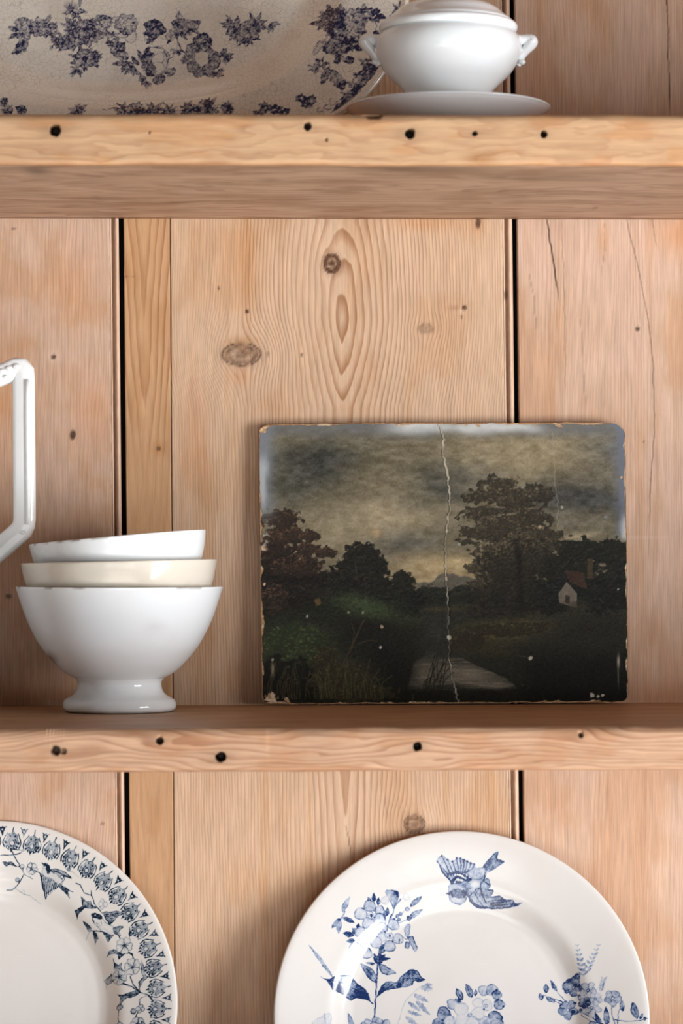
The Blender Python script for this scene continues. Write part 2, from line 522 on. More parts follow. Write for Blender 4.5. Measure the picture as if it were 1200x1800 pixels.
# --- board at the left
def f_left(X, Y):
    w = (fbm(X / 60, Y / 260, 11, 3) - .5)
    ring = X / 5.6 + w * 4
    linew = .35 + .4 * fbm(X / 50, Y / 200, 12, 3)
    dark = knots_into(X, Y, np.zeros_like(X), [(128, 765, 6, 9, 1.0, 0), (94, 627, 5, 5, .9, 0), (15, 1048, 6, 5, .8, 0), (24, 402, 4, 2, .7, 0), (180, 1447, 4, 3, .6, 0)])
    hal = gauss(X, Y, 94, 627, 9, 9) * (1 - gauss(X, Y, 94, 627, 6, 6))
    sc = fbm(X / 45, Y / 55, 14, 4)
    t = tintof(X, (gauss(X, Y, 125, 500, 45, 60), (1.0, .86, .72)), (gauss(X, Y, 165, 730, 40, 70), (1.02, .88, .76)), (gauss(X, Y, 10, 700, 45, 120), (1.0, .88, .74)),
               (sstep(.48, .70, sc), (1.03, 1.06, 1.12)), (sstep(.52, .30, sc), (.96, .90, .82)), (hal, (1.2, 1.3, 1.4)),
               (gauss(X, Y, 60, 1225, 120, 26), (.8, .68, .58)), (worn_lit_edge(X, Y, 199.2 + LEAN * (Y - 900), 6), (1.25, 1.36, 1.5)))
    dep = -0.0015 * sstep(4, 0, (194 + LEAN * (Y - 900)) - X + 0) * 0
    return dict(ring=ring, linew=linew, dark=dark, tint=t)
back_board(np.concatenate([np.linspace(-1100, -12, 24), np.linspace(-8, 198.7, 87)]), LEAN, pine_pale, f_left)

# --- narrow amber board with the V-shaped grain
def f_narrow(X, Y):
    X0 = 255 + 0.006 * (Y - 900)
    u = X - X0
    V = np.abs(u) * 1.0
    h1 = np.clip((735 - Y) / 9.0, -30, 200)
    ring = np.sqrt(u * u + 25) / 12.0 + np.where(Y < 1300, Y / 165.0, Y / 210.0) + (fbm(X / 30, Y / 90, 15, 3) - .5) * .7
    ring = ring * 1.0
    linew = .9 * sstep(900, 640, Y) + .2
    dark = knots_into(X, Y, np.zeros_like(X), [(279, 788, 4, 4.5, .8, 0)])
    dark = crack(Y, X, dark, [(486, 219), (487, 236), (491, 248)], 1.6, .8)
    sc = fbm(X / 30, Y / 80, 16, 4)
    t = tintof(X, (sstep(.45, .7, sc), (1.03, 1.02, 1.0)), (sstep(.5, .3, sc), (.95, .9, .84)), (gauss(X, Y, 279, 788, 12, 12), (.85, .72, .6)),
               (sstep(1300, 1380, Y), (.93, .93, .95)))
    return dict(ring=ring, linew=linew, dark=dark, tint=t)
back_board(np.linspace(222, 301.3, 34), lambda x: np.interp(x, [222, 301], [LEAN, .0060]), pine_amber, f_narrow, d0=-0.0004)

# --- wide middle board with knots and arched grain
def f_mid(X, Y):
    x = X - (X - 424) * .85 * np.exp(-(((X - 424) / 62) ** 2 + ((Y - 622) / 52) ** 2))
    x = x - (x - 583) * .6 * np.exp(-(((x - 583) / 24) ** 2 + ((Y - 463) / 34) ** 2))
    x = x - (x - 748) * .5 * np.exp(-(((x - 748) / 26) ** 2 + ((Y - 577) / 22) ** 2))
    x = x - (x - 728) * .7 * np.exp(-(((x - 728) / 40) ** 2 + ((Y - 1450) / 40) ** 2))
    u = x - 601 - 0.006 * (Y - 560)
    dy = np.where(Y < 560, (560 - Y) / 4.2, (Y - 560) / 3.9)
    H = np.where(dy < 40, dy, 40 + (dy - 40) * .12)
    pw = np.where(Y < 560, 2.0, 1.35)
    e = (np.abs(u) ** pw + H ** pw) ** (1 / pw)
    e = e + (fbm(X / 34, Y / 150, 17, 3) - .5) * 7
    # ring spacing: wide round the heart, tight towards the edges
    tab_e = np.array([0, 14, 40, 80, 130, 190, 300, 420]); tab_d = np.array([1 / 18, 1 / 15, 1 / 12.5, 1 / 9.5, 1 / 6.5, 1 / 5.2, 1 / 4.6, 1 / 4.6])
    ee = np.linspace(0, 420, 841); dd = np.interp(ee, tab_e, tab_d); cum = np.concatenate([[0], np.cumsum((dd[1:] + dd[:-1]) * .25)])
    ring = np.interp(e, ee, cum)
    linew = .42 * np.exp(-(e / 150) ** 2) + .55 + .4 * (fbm(X / 40, Y / 400, 18, 2) - .5)
    linew = linew * np.where(u < -60, .8, 1)
    kn = [(583, 463, 15, 18, 1.5, 1), (424, 623, 35, 21, .95, 1), (748, 578, 14, 9, .55, 1), (728, 1449, 19, 17, .95, 1),
          (434, 548, 3.5, 4, 1, 0), (384, 507, 2.2, 4, .9, 0), (816, 541, 5, 5, 1, 0), (530, 624, 2.5, 3, .7, 0), (811, 557, 2, 3, .8, 0),
          (840, 392, 5.5, 11, .95, 0), (471, 622, 3, 5, .5, 0)]
    dark = knots_into(X, Y, np.zeros_like(X), kn)
    dark = np.maximum(dark, .85 * gauss(X, Y, 583, 461, 9, 9))
    dark = crack(X, Y, dark, [(608, 1452), (612, 1470), (616, 1500), (618, 1530)], 1.6, .7, 3)
    dark = crack(X, Y, dark, [(676, 1400), (679, 1430), (681, 1450)], 1.4, .5, 5)
    sc = fbm(X / 70, Y / 120, 19, 4); st = fbm(X / 16, Y / 500, 21, 3)
    t = tintof(X, (sstep(.5, .72, sc), (1.04, 1.05, 1.07)), (sstep(.5, .28, sc), (.96, .90, .83)), (sstep(.55, .75, st), (.96, .90, .82)),
               (gauss(X, Y, 430, 440, 40, 90), (.97, .88, .78)), (gauss(X, Y, 420, 662, 18, 14), (1.0, .85, .75)), (gauss(X, Y, 342, 760, 26, 90), (.97, .85, .76)),
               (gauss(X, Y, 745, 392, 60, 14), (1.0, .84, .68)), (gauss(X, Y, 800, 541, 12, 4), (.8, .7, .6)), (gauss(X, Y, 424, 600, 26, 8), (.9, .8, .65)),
               (gauss(X, Y, 811, 545, 7, 7), (1.18, 1.3, 1.45)), (gauss(X, Y, 840, 395, 16, 20), (.95, .85, .75)), (worn_lit_edge(X, Y, 890.2 + LEAN_R * (Y - 900), 6, 6), (1.25, 1.36, 1.5)))
    return dict(ring=ring, linew=linew, dark=dark, tint=t)
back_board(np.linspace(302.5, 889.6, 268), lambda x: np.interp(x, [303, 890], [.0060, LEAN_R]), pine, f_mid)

# --- board at the right with its splits
def f_right(X, Y):
    w = fbm(X / 55, Y / 420, 22, 3) - .5
    ring = X / 5.2 + w * 6
    linew = .15 + .60 * fbm(X / 26, Y / 300, 23, 3)
    dark = knots_into(X, Y, np.zeros_like(X), [(1120, 578, 4.5, 5, .9, 0), (1131, 776, 2, 3, .6, 0)])
    dark = crack(X, Y, dark, [(961, 383), (967, 430), (974, 470), (983, 535)], 2.3, 1.0, 1)
    dark = crack(X, Y, dark, [(986, 385), (990, 470), (992, 560), (994, 690)], 1.3, .45, 7)
    dark = crack(X, Y, dark, [(1100, 383), (1118, 460), (1136, 545), (1147, 640), (1150, 760), (1141, 870), (1142, 930)], 1.6, .6, 2)
    dark = crack(X, Y, dark, [(1060, 383), (1062, 440), (1056, 500)], 1.3, .4, 8)
    dark = crack(X, Y, dark, [(1146, 383), (1150, 410), (1156, 445)], 1.5, .6, 9)
    dark = crack(X, Y, dark, [(930, 480), (938, 520), (944, 600)], 1.3, .4, 4)
    dark = crack(X, Y, dark, [(1171, -30), (1174, 90), (1177, 210)], 2.0, 1.0, 40)
    dark = crack(X, Y, dark, [(1020, 560), (1024, 640), (1030, 730)], 1.2, .35, 6)
    sc = fbm(X / 80, Y / 150, 24, 4); st = fbm(X / 12, Y / 420, 25, 3)
    t = tintof(X, (sstep(.47, .66, sc), (1.06, 1.08, 1.14)), (sstep(.52, .34, sc), (.96, .88, .80)), (sstep(.55, .78, st), (.96, .91, .85)),
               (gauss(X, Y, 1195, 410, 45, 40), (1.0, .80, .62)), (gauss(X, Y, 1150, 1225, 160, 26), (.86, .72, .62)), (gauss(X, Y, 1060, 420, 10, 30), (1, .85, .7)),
               (gauss(X, Y, 1130, 945, 40, 2.0), (1.1, 1.14, 1.2)))
    return dict(ring=ring, linew=linew, dark=dark, tint=t)
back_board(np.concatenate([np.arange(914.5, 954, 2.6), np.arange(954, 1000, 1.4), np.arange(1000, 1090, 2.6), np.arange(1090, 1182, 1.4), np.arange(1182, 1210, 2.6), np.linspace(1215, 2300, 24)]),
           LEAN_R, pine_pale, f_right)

# --- bead mouldings beside the two open joints
def bead(xa, xb, lean, nm='bead_moulding'):
    ys = np.concatenate([np.linspace(-1000, 100, 30), np.arange(110, 2300, 7.0)])
    w = xb - xa
    prof = [(0.0, -.012), (0.0, .0003), (.05, .0002), (.14, -.0004), (.19, -.0024), (.30, -.0028), (.40, -.0016), (.50, .0004), (.64, .0013), (.80, .0011), (.93, .0002), (1.0, -.0020), (1.0, -.012)]
    p = np.array(prof)
    X = xa + p[None, :, 0] * w + lean * (ys[:, None] - 900) + (fbm(ys[:, None] / 8, ys[:, None] * 0 + p[None, :, 0] * 3, 33, 2) - .5) * 1.2 * np.sin(pi * p[None, :, 0])
    Y = np.repeat(ys[:, None], len(p), 1)
    V = W(X, Y, np.repeat(p[None, :, 1], len(ys), 0)).reshape(-1, 3)
    n = len(V); s = 1 / 2647.
    wear = sstep(.52, .68, fbm(X / 5, Y / 22, 35, 3))
    groove = np.exp(-((p[None, :, 0] - .27) / .1) ** 2) + 0 * X
    pale = np.maximum(np.exp(-((p[None, :, 0] - .68) / .16) ** 2), sstep(.16, .08, p[None, :, 0])) * (.45 + .55 * fbm(X / 6, Y / 40, 36, 3)) + 0 * X
    t = tintof(X, (wear, (1.08, 1.10, 1.12)), (groove, (.62, .52, .44)), (pale, (1.22, 1.26, 1.30)))
    mesh_np(nm, V, gridfaces(len(ys), len(p), flip=True), pine_pale, dresser, loc=W((xa + xb) / 2, 900, 0), attrs=dict(
        ring=(X / 8).ravel(), linew=np.full(n, .2), dark=knots_into(X, Y, np.zeros_like(X), [(888, 518, 4, 10, .6, 0)]).ravel(), tint=t.reshape(-1, 4),
        guv=np.stack([X * s, Y * s, 0 * X + .3], -1).reshape(-1, 3)))
bead(198.4, 213.6, LEAN)
bead(889.3, 905.6, LEAN_R)

def simple_box(name, x0, x1, y0, y1, z0, z1, mat, parent):
    v = np.array([(x, y, z) for z in (z0, z1) for y in (y0, y1) for x in (x0, x1)], float)
    f = np.array([(0, 2, 3, 1), (4, 5, 7, 6), (0, 1, 5, 4), (2, 6, 7, 3), (0, 4, 6, 2), (1, 3, 7, 5)])
    return mesh_np(name, v, f, mat, parent, smooth=False, loc=((x0 + x1) / 2, (y0 + y1) / 2, (z0 + z1) / 2))
simple_box('gap_shade_sheet', -.64, .64, .030, .042, CZ - .50, CZ + .74, gap_shade, dresser)  # unseen sheet added behind the boards so the open joints read black

# cupboard base below the picture, uprights beyond its sides
def plain_wood_box(name, x0, x1, y0, y1, z0, z1):
    o = simple_box(name, x0, x1, y0, y1, z0, z1, pine_edge, dresser)
    me = o.data; n = len(me.vertices)
    co = np.zeros(n * 3, np.float32); me.vertices.foreach_get('co', co); co = co.reshape(-1, 3)
    for k, v in (('ring', co[:, 0] * 60), ('linew', np.full(n, .5))):
        at = me.attributes.new(k, 'FLOAT', 'POINT'); at.data.foreach_set('value', np.asarray(v, np.float32))
    at = me.attributes.new('guv', 'FLOAT_VECTOR', 'POINT'); at.data.foreach_set('vector', co[:, [0, 2, 1]].ravel())
    at = me.attributes.new('tint', 'FLOAT_COLOR', 'POINT'); at.data.foreach_set('color', np.ones(n * 4, np.float32))
    return o
plain_wood_box('cupboard_base', -.70, .70, -.40, .02, FLOOR_Z, FLOOR_Z + .76)
plain_wood_box('cupboard_top', -.72, .72, -.43, .02, FLOOR_Z + .76, FLOOR_Z + .79)
for sx_ in (-1, 1):
    plain_wood_box('upright', sx_ * .66 - .013, sx_ * .66 + .013, -.262, .03, FLOOR_Z + .79, CZ + .74)

# ------------------------------------------------------------------ shelves
SF = F_PX / (YB - D_SH)           # px per metre at the front edge
def shelf(zt, zb, grain_fn, holes, mat, tiltpx=0.0, bow=0.0, name='shelf', dense=True, seed=0, mtint=(1, 1, 1), chips=()):
    """zt/zb: top and bottom height relative to the eye; front face gets nail holes as real pits"""
    x_lo, x_hi = -1380.0, 2580.0
    xs = np.concatenate([np.linspace(x_lo, -12, 12), np.arange(-8, 1210, 3.0), np.linspace(1214, x_hi, 12)]) if dense else np.linspace(x_lo, x_hi, 30)
    if dense:   # finer columns at every hole
        xs = np.unique(np.concatenate([xs] + [np.arange(h[0] - h[2] * 2.2, h[0] + h[2] * 2.2, 1.2) for h in holes]))
    h = zt - zb; r = .0032
    nf = 46 if dense else 6
    # outline from back bottom, along the underside, up the front, back along the top
    und = [(d, zb, 'u') for d in np.linspace(0.0, D_SH - r, 30 if dense else 4)]
    c1 = [(D_SH - r + r * sin(a), zb + r - r * cos(a), 'f') for a in np.linspace(.25, pi / 2 - .2, 4)]
    fr = [(D_SH, z, 'f') for z in np.linspace(zb + r, zt - r * 1.6, nf)]
    r2 = r * 1.6
    c2 = [(D_SH - r2 + r2 * cos(a), zt - r2 + r2 * sin(a), 'f') for a in np.linspace(.2, pi / 2 - .2, 5)]
    top = [(d, zt, 't') for d in np.linspace(D_SH - r2, 0.0, 24 if dense else 4)]
    O = und + c1 + fr + c2 + top
    dd = np.array([o[0] for o in O]); zz = np.array([o[1] for o in O]); kind = np.array([o[2] for o in O])
    NP = len(O)
    PX = np.repeat(xs[:, None], NP, 1)                       # px measured at the front edge
    XW = (PX - 600) / SF
    tl = -(PX - 600) * tiltpx / 1200.0 / SF                   # small tilt of the whole plank
    Zw = zz[None] + tl
    Dw = np.repeat(dd[None], len(xs), 0)
    vv = (zz - zb) / h                                       # 0 bottom, 1 top
    perim = np.concatenate([[0], np.cumsum(np.hypot(np.diff(dd), np.diff(zz)))])
    Vc = np.repeat(perim[None], len(xs), 0)                  # across grain coordinate
    py = HOR - zz * SF                                       # photo row of the front face
    PYf = np.repeat(py[None], len(xs), 0)
    dark = np.zeros_like(PX); isf = (kind == 'f')[None] & np.ones_like(PX, bool)
    for hx, hy, hr, dep, hs in holes:
        e = np.hypot(PX - hx, PYf - hy) / hr + (fbm(PX / 5, PYf / 5, 41, 2) - .5) * .4
        pit = np.where(isf, sstep(1.1, .6, e), 0)
        Dw = Dw - pit * dep
        dark = np.maximum(dark, np.where(isf, hs * sstep(1.35, .75, e), 0))
        dark = np.maximum(dark, np.where(isf, .30 * hs * np.exp(-((PX - hx) / (hr * 2.6)) ** 2 - ((PYf - hy) / (hr * .9)) ** 2), 0))
    for (cx, cy, cw, ch, dp) in chips:
        e = np.hypot((PX - cx) / cw, (PYf - cy) / ch) + (fbm(PX / 8, PYf / 5, 43, 3) - .5) * 1.0
        m = np.where(isf, sstep(1.0, .6, e), 0); Dw = Dw - m * dp; dark = np.maximum(dark, m * .55)
    ring, linew, tint, dk = grain_fn(PX, PYf, kind, Dw, Vc)
    dark = np.maximum(dark, dk)
    wob = (fbm(PX / 90, PX * 0, 45 + seed, 3) - .5) * .0016
    Zw = Zw + wob * ((kind == 'f')[None] * 1.0)
    if bow: Zw = Zw + bow * np.sin((PX - 0) / 1200 * pi)
    V = np.stack([XW, -Dw, CZ + Zw], -1).reshape(-1, 3)
    f = [gridfaces(len(xs), NP, wrap=True, flip=False)]
    f.append(np.arange(NP)[None, ::-1]); f.append((np.arange(NP) + (len(xs) - 1) * NP)[None])
    guv = np.stack([Vc, XW, 0 * XW + seed], -1).reshape(-1, 3)
    t4 = tint.reshape(-1, 4).copy(); t4[:, :3] *= np.array(mtint)
    return mesh_np(name, V, f, mat, dresser, loc=(0, -D_SH / 2, CZ + (zt + zb) / 2),
                   attrs=dict(ring=ring.ravel(), linew=linew.ravel(), dark=dark.ravel(), tint=t4, guv=guv))

def g_upper(PX, PY, kind, D, V):
    isu = (kind == 'u')[None] & np.ones_like(PX, bool)
    v = V * 2650
    # face: soft honey figure; underside: long lines, greyer
    fw = (fbm(PX / 130, PY / 30, 51, 4) - .5)
    ring_f = PY / 26 + fw * 3.4
    ring_u = v / 34 + (fbm(PX / 260, v / 50, 52, 4) - .5) * 5
    ring = np.where(isu, ring_u, ring_f)
    linew = np.where(isu, .75, .22 + .5 * fbm(PX / 110, PY / 30, 53, 3))
    sc = fbm(PX / 80, PY / 24, 54, 4); su = fbm(PX / 120, v / 40, 55, 4)
    t_f = tintof(PX, (sstep(.45, .7, sc), (1.04, 1.06, 1.06)), (sstep(.5, .3, sc), (.98, .88, .78)), (sstep(284, 292, PY), (.85, .70, .58)),
                 (sstep(206, 198, PY), (.94, .86, .78)), (sstep(800, 1000, PX), (1.0, .98, .97)), (gauss(PX, PY, 845, 278, 26, 12), (.75, .62, .5)))
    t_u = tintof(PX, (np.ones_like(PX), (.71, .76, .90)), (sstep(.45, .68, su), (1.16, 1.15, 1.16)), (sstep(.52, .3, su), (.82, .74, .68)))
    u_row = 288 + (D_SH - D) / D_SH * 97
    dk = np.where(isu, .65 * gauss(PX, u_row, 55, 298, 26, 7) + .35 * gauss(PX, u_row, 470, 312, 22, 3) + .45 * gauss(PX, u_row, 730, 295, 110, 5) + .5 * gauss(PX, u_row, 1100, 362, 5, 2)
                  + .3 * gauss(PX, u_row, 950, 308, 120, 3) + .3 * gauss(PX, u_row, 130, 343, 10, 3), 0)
    return ring, linew, np.where(isu[..., None], t_u, t_f), np.clip(dk, 0, 1)

Z_UT = (HOR - 199.5) / SF; Z_UB = (HOR - 385) * YB / F_PX
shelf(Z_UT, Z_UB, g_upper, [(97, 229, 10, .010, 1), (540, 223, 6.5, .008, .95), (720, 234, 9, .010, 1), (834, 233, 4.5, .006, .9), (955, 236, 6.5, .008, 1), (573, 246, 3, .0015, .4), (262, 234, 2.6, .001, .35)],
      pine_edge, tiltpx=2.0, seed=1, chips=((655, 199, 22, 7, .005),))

def g_lower(PX, PY, kind, D, V):
    ist = (kind == 't')[None] & np.ones_like(PX, bool)
    v = V * 2650
    y = PY
    for (hx, hy, a, sx, sy) in ((97, 1318, 12, 70, 24), (280, 1300, 10, 80, 20), (387, 1331, 12, 60, 24), (733, 1313, 9, 70, 22), (1020, 1294, 6, 60, 18)):
        y = y - (y - hy) * .75 * np.exp(-((PX - hx) / sx) ** 2 - ((y - hy) / sy) ** 2)
    y = y + 11 * np.sin((PX - 40) / 120.) * np.exp(-((PX - 250) / 320) ** 2)
    ring_f = y / 9.0 - PX / 900 + (fbm(PX / 190, y / 30, 61, 3) - .5) * 4.2
    ring_t = v / 22 + (fbm(PX / 260, v / 40, 62, 3) - .5) * 4
    sc = fbm(PX / 70, PY / 26, 64, 4)
    t_f = tintof(PX, (sstep(.45, .7, sc), (1.06, 1.06, 1.06)), (sstep(.5, .3, sc), (.95, .86, .78)), (sstep(1352, 1360, PY), (.75, .62, .52)),
                 (np.ones_like(PX), (.92, .92, 1.02)), (gauss(PX, PY, 470, 1300, 3, 30), (1.15, 1.18, 1.2)))
    st = fbm(PX / 120, v / 30, 65, 4)
    t_t = tintof(PX, (np.ones_like(PX), (.74, .69, .67)), (sstep(.45, .7, st), (1.1, 1.1, 1.1)), (sstep(.5, .3, st), (.9, .85, .8)))
    ring = np.where(ist, ring_t, ring_f)
    return ring, np.where(ist, .35, .95), np.where(ist[..., None], t_t, t_f), np.zeros_like(PX)

Z_LT = -(1238 - HOR) * YB / F_PX; Z_LB = -(1356 - HOR) / SF
shelf(Z_LT, Z_LB, g_lower, [(97, 1318, 9, .006, .8), (280, 1301, 6.5, .007, .95), (387, 1331, 9, .010, 1), (733, 1313, 7.5, .009, 1), (1020, 1294, 4.5, .004, .75), (111, 1319, 6, .002, .5)],
      pine_edge, tiltpx=-6.0, seed=2)
Z_BT = -0.4145
shelf(Z_BT, Z_BT - .028, g_lower, [], pine_edge, dense=False, seed=3)
shelf(Z_UT + .36, Z_UT + .333, g_lower, [], pine_edge, dense=False, seed=4)

# ------------------------------------------------------------------ the little oil painting
def paint_landscape(nx, ny):
    u, v = np.meshgrid(np.linspace(0, 1, nx), np.linspace(0, 1, ny))
    X = (15 + u * 643) * 1.579; Y = (22 + v * 493) * 1.579        # drawing coordinates, 24..1039 x 35..813
    rs = np.random.RandomState(7)
    def c3(r, g, b): return np.array([r, g, b], float)
    img = np.zeros((ny, nx, 3)) + c3(112, 103, 80)
    def lay(mask, c, a=1.0):
        nonlocal img
        m = (np.clip(mask, 0, 1) * a)[..., None]
        img = img * (1 - m) + np.asarray(c, float) * m
    def g(x, y, sx, sy, rot=0.0):
        dx, dy = X - x, Y - y; c, s = cos(rot), sin(rot)
        return np.exp(-(((dx * c + dy * s) / sx) ** 2 + ((-dx * s + dy * c) / sy) ** 2))
    def gt(x, y, sx, sy, rot=0.0):
        return np.clip(g(x, y, sx, sy, rot) * (.25 + 1.5 * fbm(X / 9, Y / 5, 102, 4)), 0, 1)
    # sky
    wx = X + (fbm(X / 120, Y / 70, 71, 3) - .5) * 120; wy = Y + (fbm(X / 110, Y / 60, 75, 3) - .5) * 70
    def gw(x, y, sx, sy, rot=0.0):
        dx, dy = wx - x, wy - y; c, s = cos(rot), sin(rot)
        return np.exp(-(((dx * c + dy * s) / sx) ** 2 + ((-dx * s + dy * c) / sy) ** 2))
    lay(gw(420, 275, 330, 60, -.38), (158, 143, 110), .95)
    lay(gw(730, 130, 220, 70, -.15), (140, 126, 94), .85)
    lay(gw(330, 130, 120, 60, .2), (128, 116, 84), .6)
    lay(gw(190, 140, 160, 62, -.15), (58, 60, 54), 1.0)
    lay(gw(110, 215, 60, 60), (70, 72, 64), .7)
    lay(gw(520, 205, 105, 55, .2), (66, 67, 60), .95)
    lay(gw(600, 170, 90, 40, .2), (84, 82, 72), .8)
    lay(gw(930, 255, 150, 62, .1), (62, 64, 62), .95)
    lay(gw(990, 120, 90, 50), (80, 82, 80), .7)
    lay(gw(430, 365, 90, 38, -.1), (92, 90, 80), .85)
    lay(gw(250, 300, 120, 40, -.2), (128, 118, 92), .6)
    lay(sstep(370, 440, Y) * np.exp(-((X - 520) / 170) ** 2), (168, 146, 103), .95)
    lay(g(560, 425, 70, 14), (192, 166, 118), .8)
    lay(g(905, 352, 60, 8, -.1), (176, 158, 122), .7)
    lay(g(345, 340, 14, 14), (180, 150, 112), .9)
    img += ((fbm(X / 22, Y / 11, 78, 4) - .5) * 44)[..., None]
    # hills
    hill = 478 - 24 * np.exp(-((X - 535) / 30) ** 2) - 18 * np.exp(-((X - 590) / 34) ** 2) + (fbm(X / 20, Y * 0, 81, 3) - .5) * 10
    lay(sstep(-3, 3, Y - hill) * sstep(430, 470, X) * sstep(650, 610, X), (92, 88, 75))
    lay(g(525, 470, 26, 8, -.5), (116, 108, 90), .5)
    # land base
    land = np.interp(X, [0, 100, 240, 400, 470, 540, 640, 850, 1060], [430, 440, 470, 500, 492, 500, 490, 470, 460]) + (fbm(X / 25, Y * 0, 82, 3) - .5) * 22
    lay(sstep(-4, 4, Y - land), (42, 42, 33))
    sx = nx / (643 * 1.579); sy = ny / (493 * 1.579)
    def dab(x, y, r, c, a=.8, asp=.75):
        i, j = (x / 1.579 - 15) / 643 * nx, (y / 1.579 - 22) / 493 * ny
        R = r * sx; k = int(R * 1.6) + 2
        i0, i1, j0, j1 = max(int(i) - k, 0), min(int(i) + k + 1, nx), max(int(j) - k, 0), min(int(j) + k + 1, ny)
        if i1 <= i0 or j1 <= j0: return
        yy, xx = np.mgrid[j0:j1, i0:i1]
        e = ((xx - i) / R) ** 2 + ((yy - j) / (R * asp)) ** 2
        m = (np.clip(1.35 - e, 0, 1) * a)[..., None]
        img[j0:j1, i0:i1] = img[j0:j1, i0:i1] * (1 - m) + c * m
    def crown(blobs, n, pal, r=(4, 9), ragged=.55, solid=.9):
        """leafy mass: ragged silhouette first, then dabs that catch the light from the upper left"""
        pal = [np.array(p, float) for p in pal]
        sd = np.full(X.shape, 9.0)
        for (cx, cy, rx, ry) in blobs: sd = np.minimum(sd, np.hypot((X - cx) / rx, (Y - cy) / ry) - 1)
        rag = sd + (fbm(X / 13, Y / 10, 83, 4) - .5) * ragged * 2.2
        lay(sstep(.10, -.06, rag), pal[0], solid)
        for (cx, cy, rx, ry) in blobs:
            k = int(n * rx * ry / 420)
            for _ in range(k):
                a = rs.rand() * 2 * pi; q = rs.rand() ** .5 * 1.04
                dx, dy = cos(a) * q, sin(a) * q
                i, j = int(((cx + dx * rx) / 1.579 - 15) / 643 * nx), int(((cy + dy * ry) / 1.579 - 22) / 493 * ny)
                if not (0 <= i < nx and 0 <= j < ny) or rag[j, i] > .16: continue
                up = np.clip(.40 - .50 * dy - .30 * dx + (rs.rand() - .5) * .8, 0, 1.25)
                cc = pal[0] * (1 - up) + pal[1] * up if rs.rand() > .15 else pal[2]
                dab(cx + dx * rx, cy + dy * ry, (r[0] + rs.rand() * (r[1] - r[0])) * .62, cc, .6)
    # far tree line
    crown([(490, 512, 36, 26), (540, 520, 40, 24), (600, 515, 50, 30), (470, 520, 20, 30)], 30, [(30, 32, 26), (48, 50, 38), (36, 40, 30)], (5, 10))
    lay(g(520, 552, 50, 6), (74, 66, 42), .7); lay(gt(600, 545, 60, 8), (52, 54, 32), .7)
    # right dark wood
    crown([(880, 400, 40, 35), (940, 395, 45, 34), (1000, 400, 50, 38), (1020, 460, 40, 60), (900, 470, 70, 60), (980, 500, 80, 60), (850, 450, 40, 60), (810, 520, 60, 50)], 22, [(20, 22, 19), (40, 42, 33), (28, 31, 26)], (5, 11))
    # left trees: dark body, rusty crowns
    crown([(90, 460, 90, 90), (200, 500, 100, 60), (120, 540, 110, 60)], 14, [(24, 21, 18), (44, 35, 26), (30, 30, 22)], (6, 12))
    crown([(80, 300, 50, 28), (110, 345, 60, 26), (60, 370, 40, 40), (160, 350, 30, 18), (150, 385, 44, 20), (200, 392, 34, 16), (120, 430, 70, 30), (60, 520, 40, 40)], 44, [(42, 33, 27), (104, 74, 56), (66, 48, 38)], (3, 7), ragged=.7)
    crown([(300, 400, 48, 30), (320, 440, 56, 40), (270, 450, 40, 50), (330, 490, 60, 40), (240, 480, 40, 40)], 26, [(22, 22, 19), (46, 43, 34), (30, 32, 26)], (5, 10))
    crown([(415, 480, 34, 34), (430, 530, 44, 44), (380, 530, 44, 40)], 26, [(22, 24, 19), (42, 43, 32), (32, 34, 26)], (5, 9))
    # big airy tree
    crown([(740, 470, 60, 90), (700, 540, 90, 60), (780, 420, 70, 60), (690, 440, 60, 60)], 22, [(30, 29, 22), (52, 48, 36), (40, 38, 28)], (5, 10))
    crown([(690, 210, 55, 26), (650, 240, 50, 24), (730, 250, 70, 40), (640, 290, 55, 26), (800, 235, 40, 22), (620, 340, 45, 20), (690, 330, 80, 40), (770, 300, 60, 30), (790, 350, 70, 30),
           (680, 395, 70, 34), (640, 440, 40, 24), (820, 380, 40, 24), (740, 390, 70, 50), (600, 250, 20, 10), (590, 365, 20, 10), (640, 480, 40, 30)], 40, [(40, 37, 29), (104, 92, 68), (58, 52, 40)], (3, 7), ragged=.8, solid=.8)
    lay(np.exp(-((X - (738 + (Y - 400) * .06)) / 9) ** 2) * sstep(330, 400, Y) * sstep(600, 560, Y), (24, 22, 18), .8)
    # cottage
    def quad(pts, c, a=1.0, soft=1.5):
        P = np.array(pts, float); m = np.ones_like(X) * 1e9
        for k in range(len(P)):
            p, q = P[k], P[(k + 1) % len(P)]; nrm = np.hypot(*(q - p))
            m = np.minimum(m, ((q[0] - p[0]) * (Y - p[1]) - (q[1] - p[1]) * (X - p[0])) / nrm)
        lay(sstep(-soft, soft, m), c, a)
    quad([(868, 447), (918, 452), (930, 500), (880, 480)], (62, 42, 34), .95)
    quad([(872, 478), (902, 512), (900, 552), (852, 536), (850, 510)], (112, 102, 88), .9)
    quad([(870, 515), (882, 518), (880, 540), (868, 536)], (46, 40, 36), .9)
    quad([(930, 415), (946, 415), (946, 470), (930, 470)], (76, 60, 40), .8)
    lay(g(905, 545, 40, 12), (48, 44, 32), .7)
    # slopes and ground
    lay(sstep(-10, 14, Y - np.interp(X, [0, 230, 290, 360, 440, 470], [580, 520, 508, 545, 590, 620])) * sstep(480, 430, X), (30, 34, 23), .9)
    lay(gt(320, 548, 95, 28, .3), (70, 88, 52), .95); lay(gt(420, 590, 60, 14, .35), (44, 52, 32), .8); img += ((fbm(X / 14, Y / 5, 107, 3) - .5) * 10 * sstep(480, 540, Y))[..., None]
    lay(g(330, 600, 120, 18, .1), (30, 27, 20), .8)
    lay(sstep(560, 600, Y) * sstep(560, 640, X), (36, 37, 28), .85)
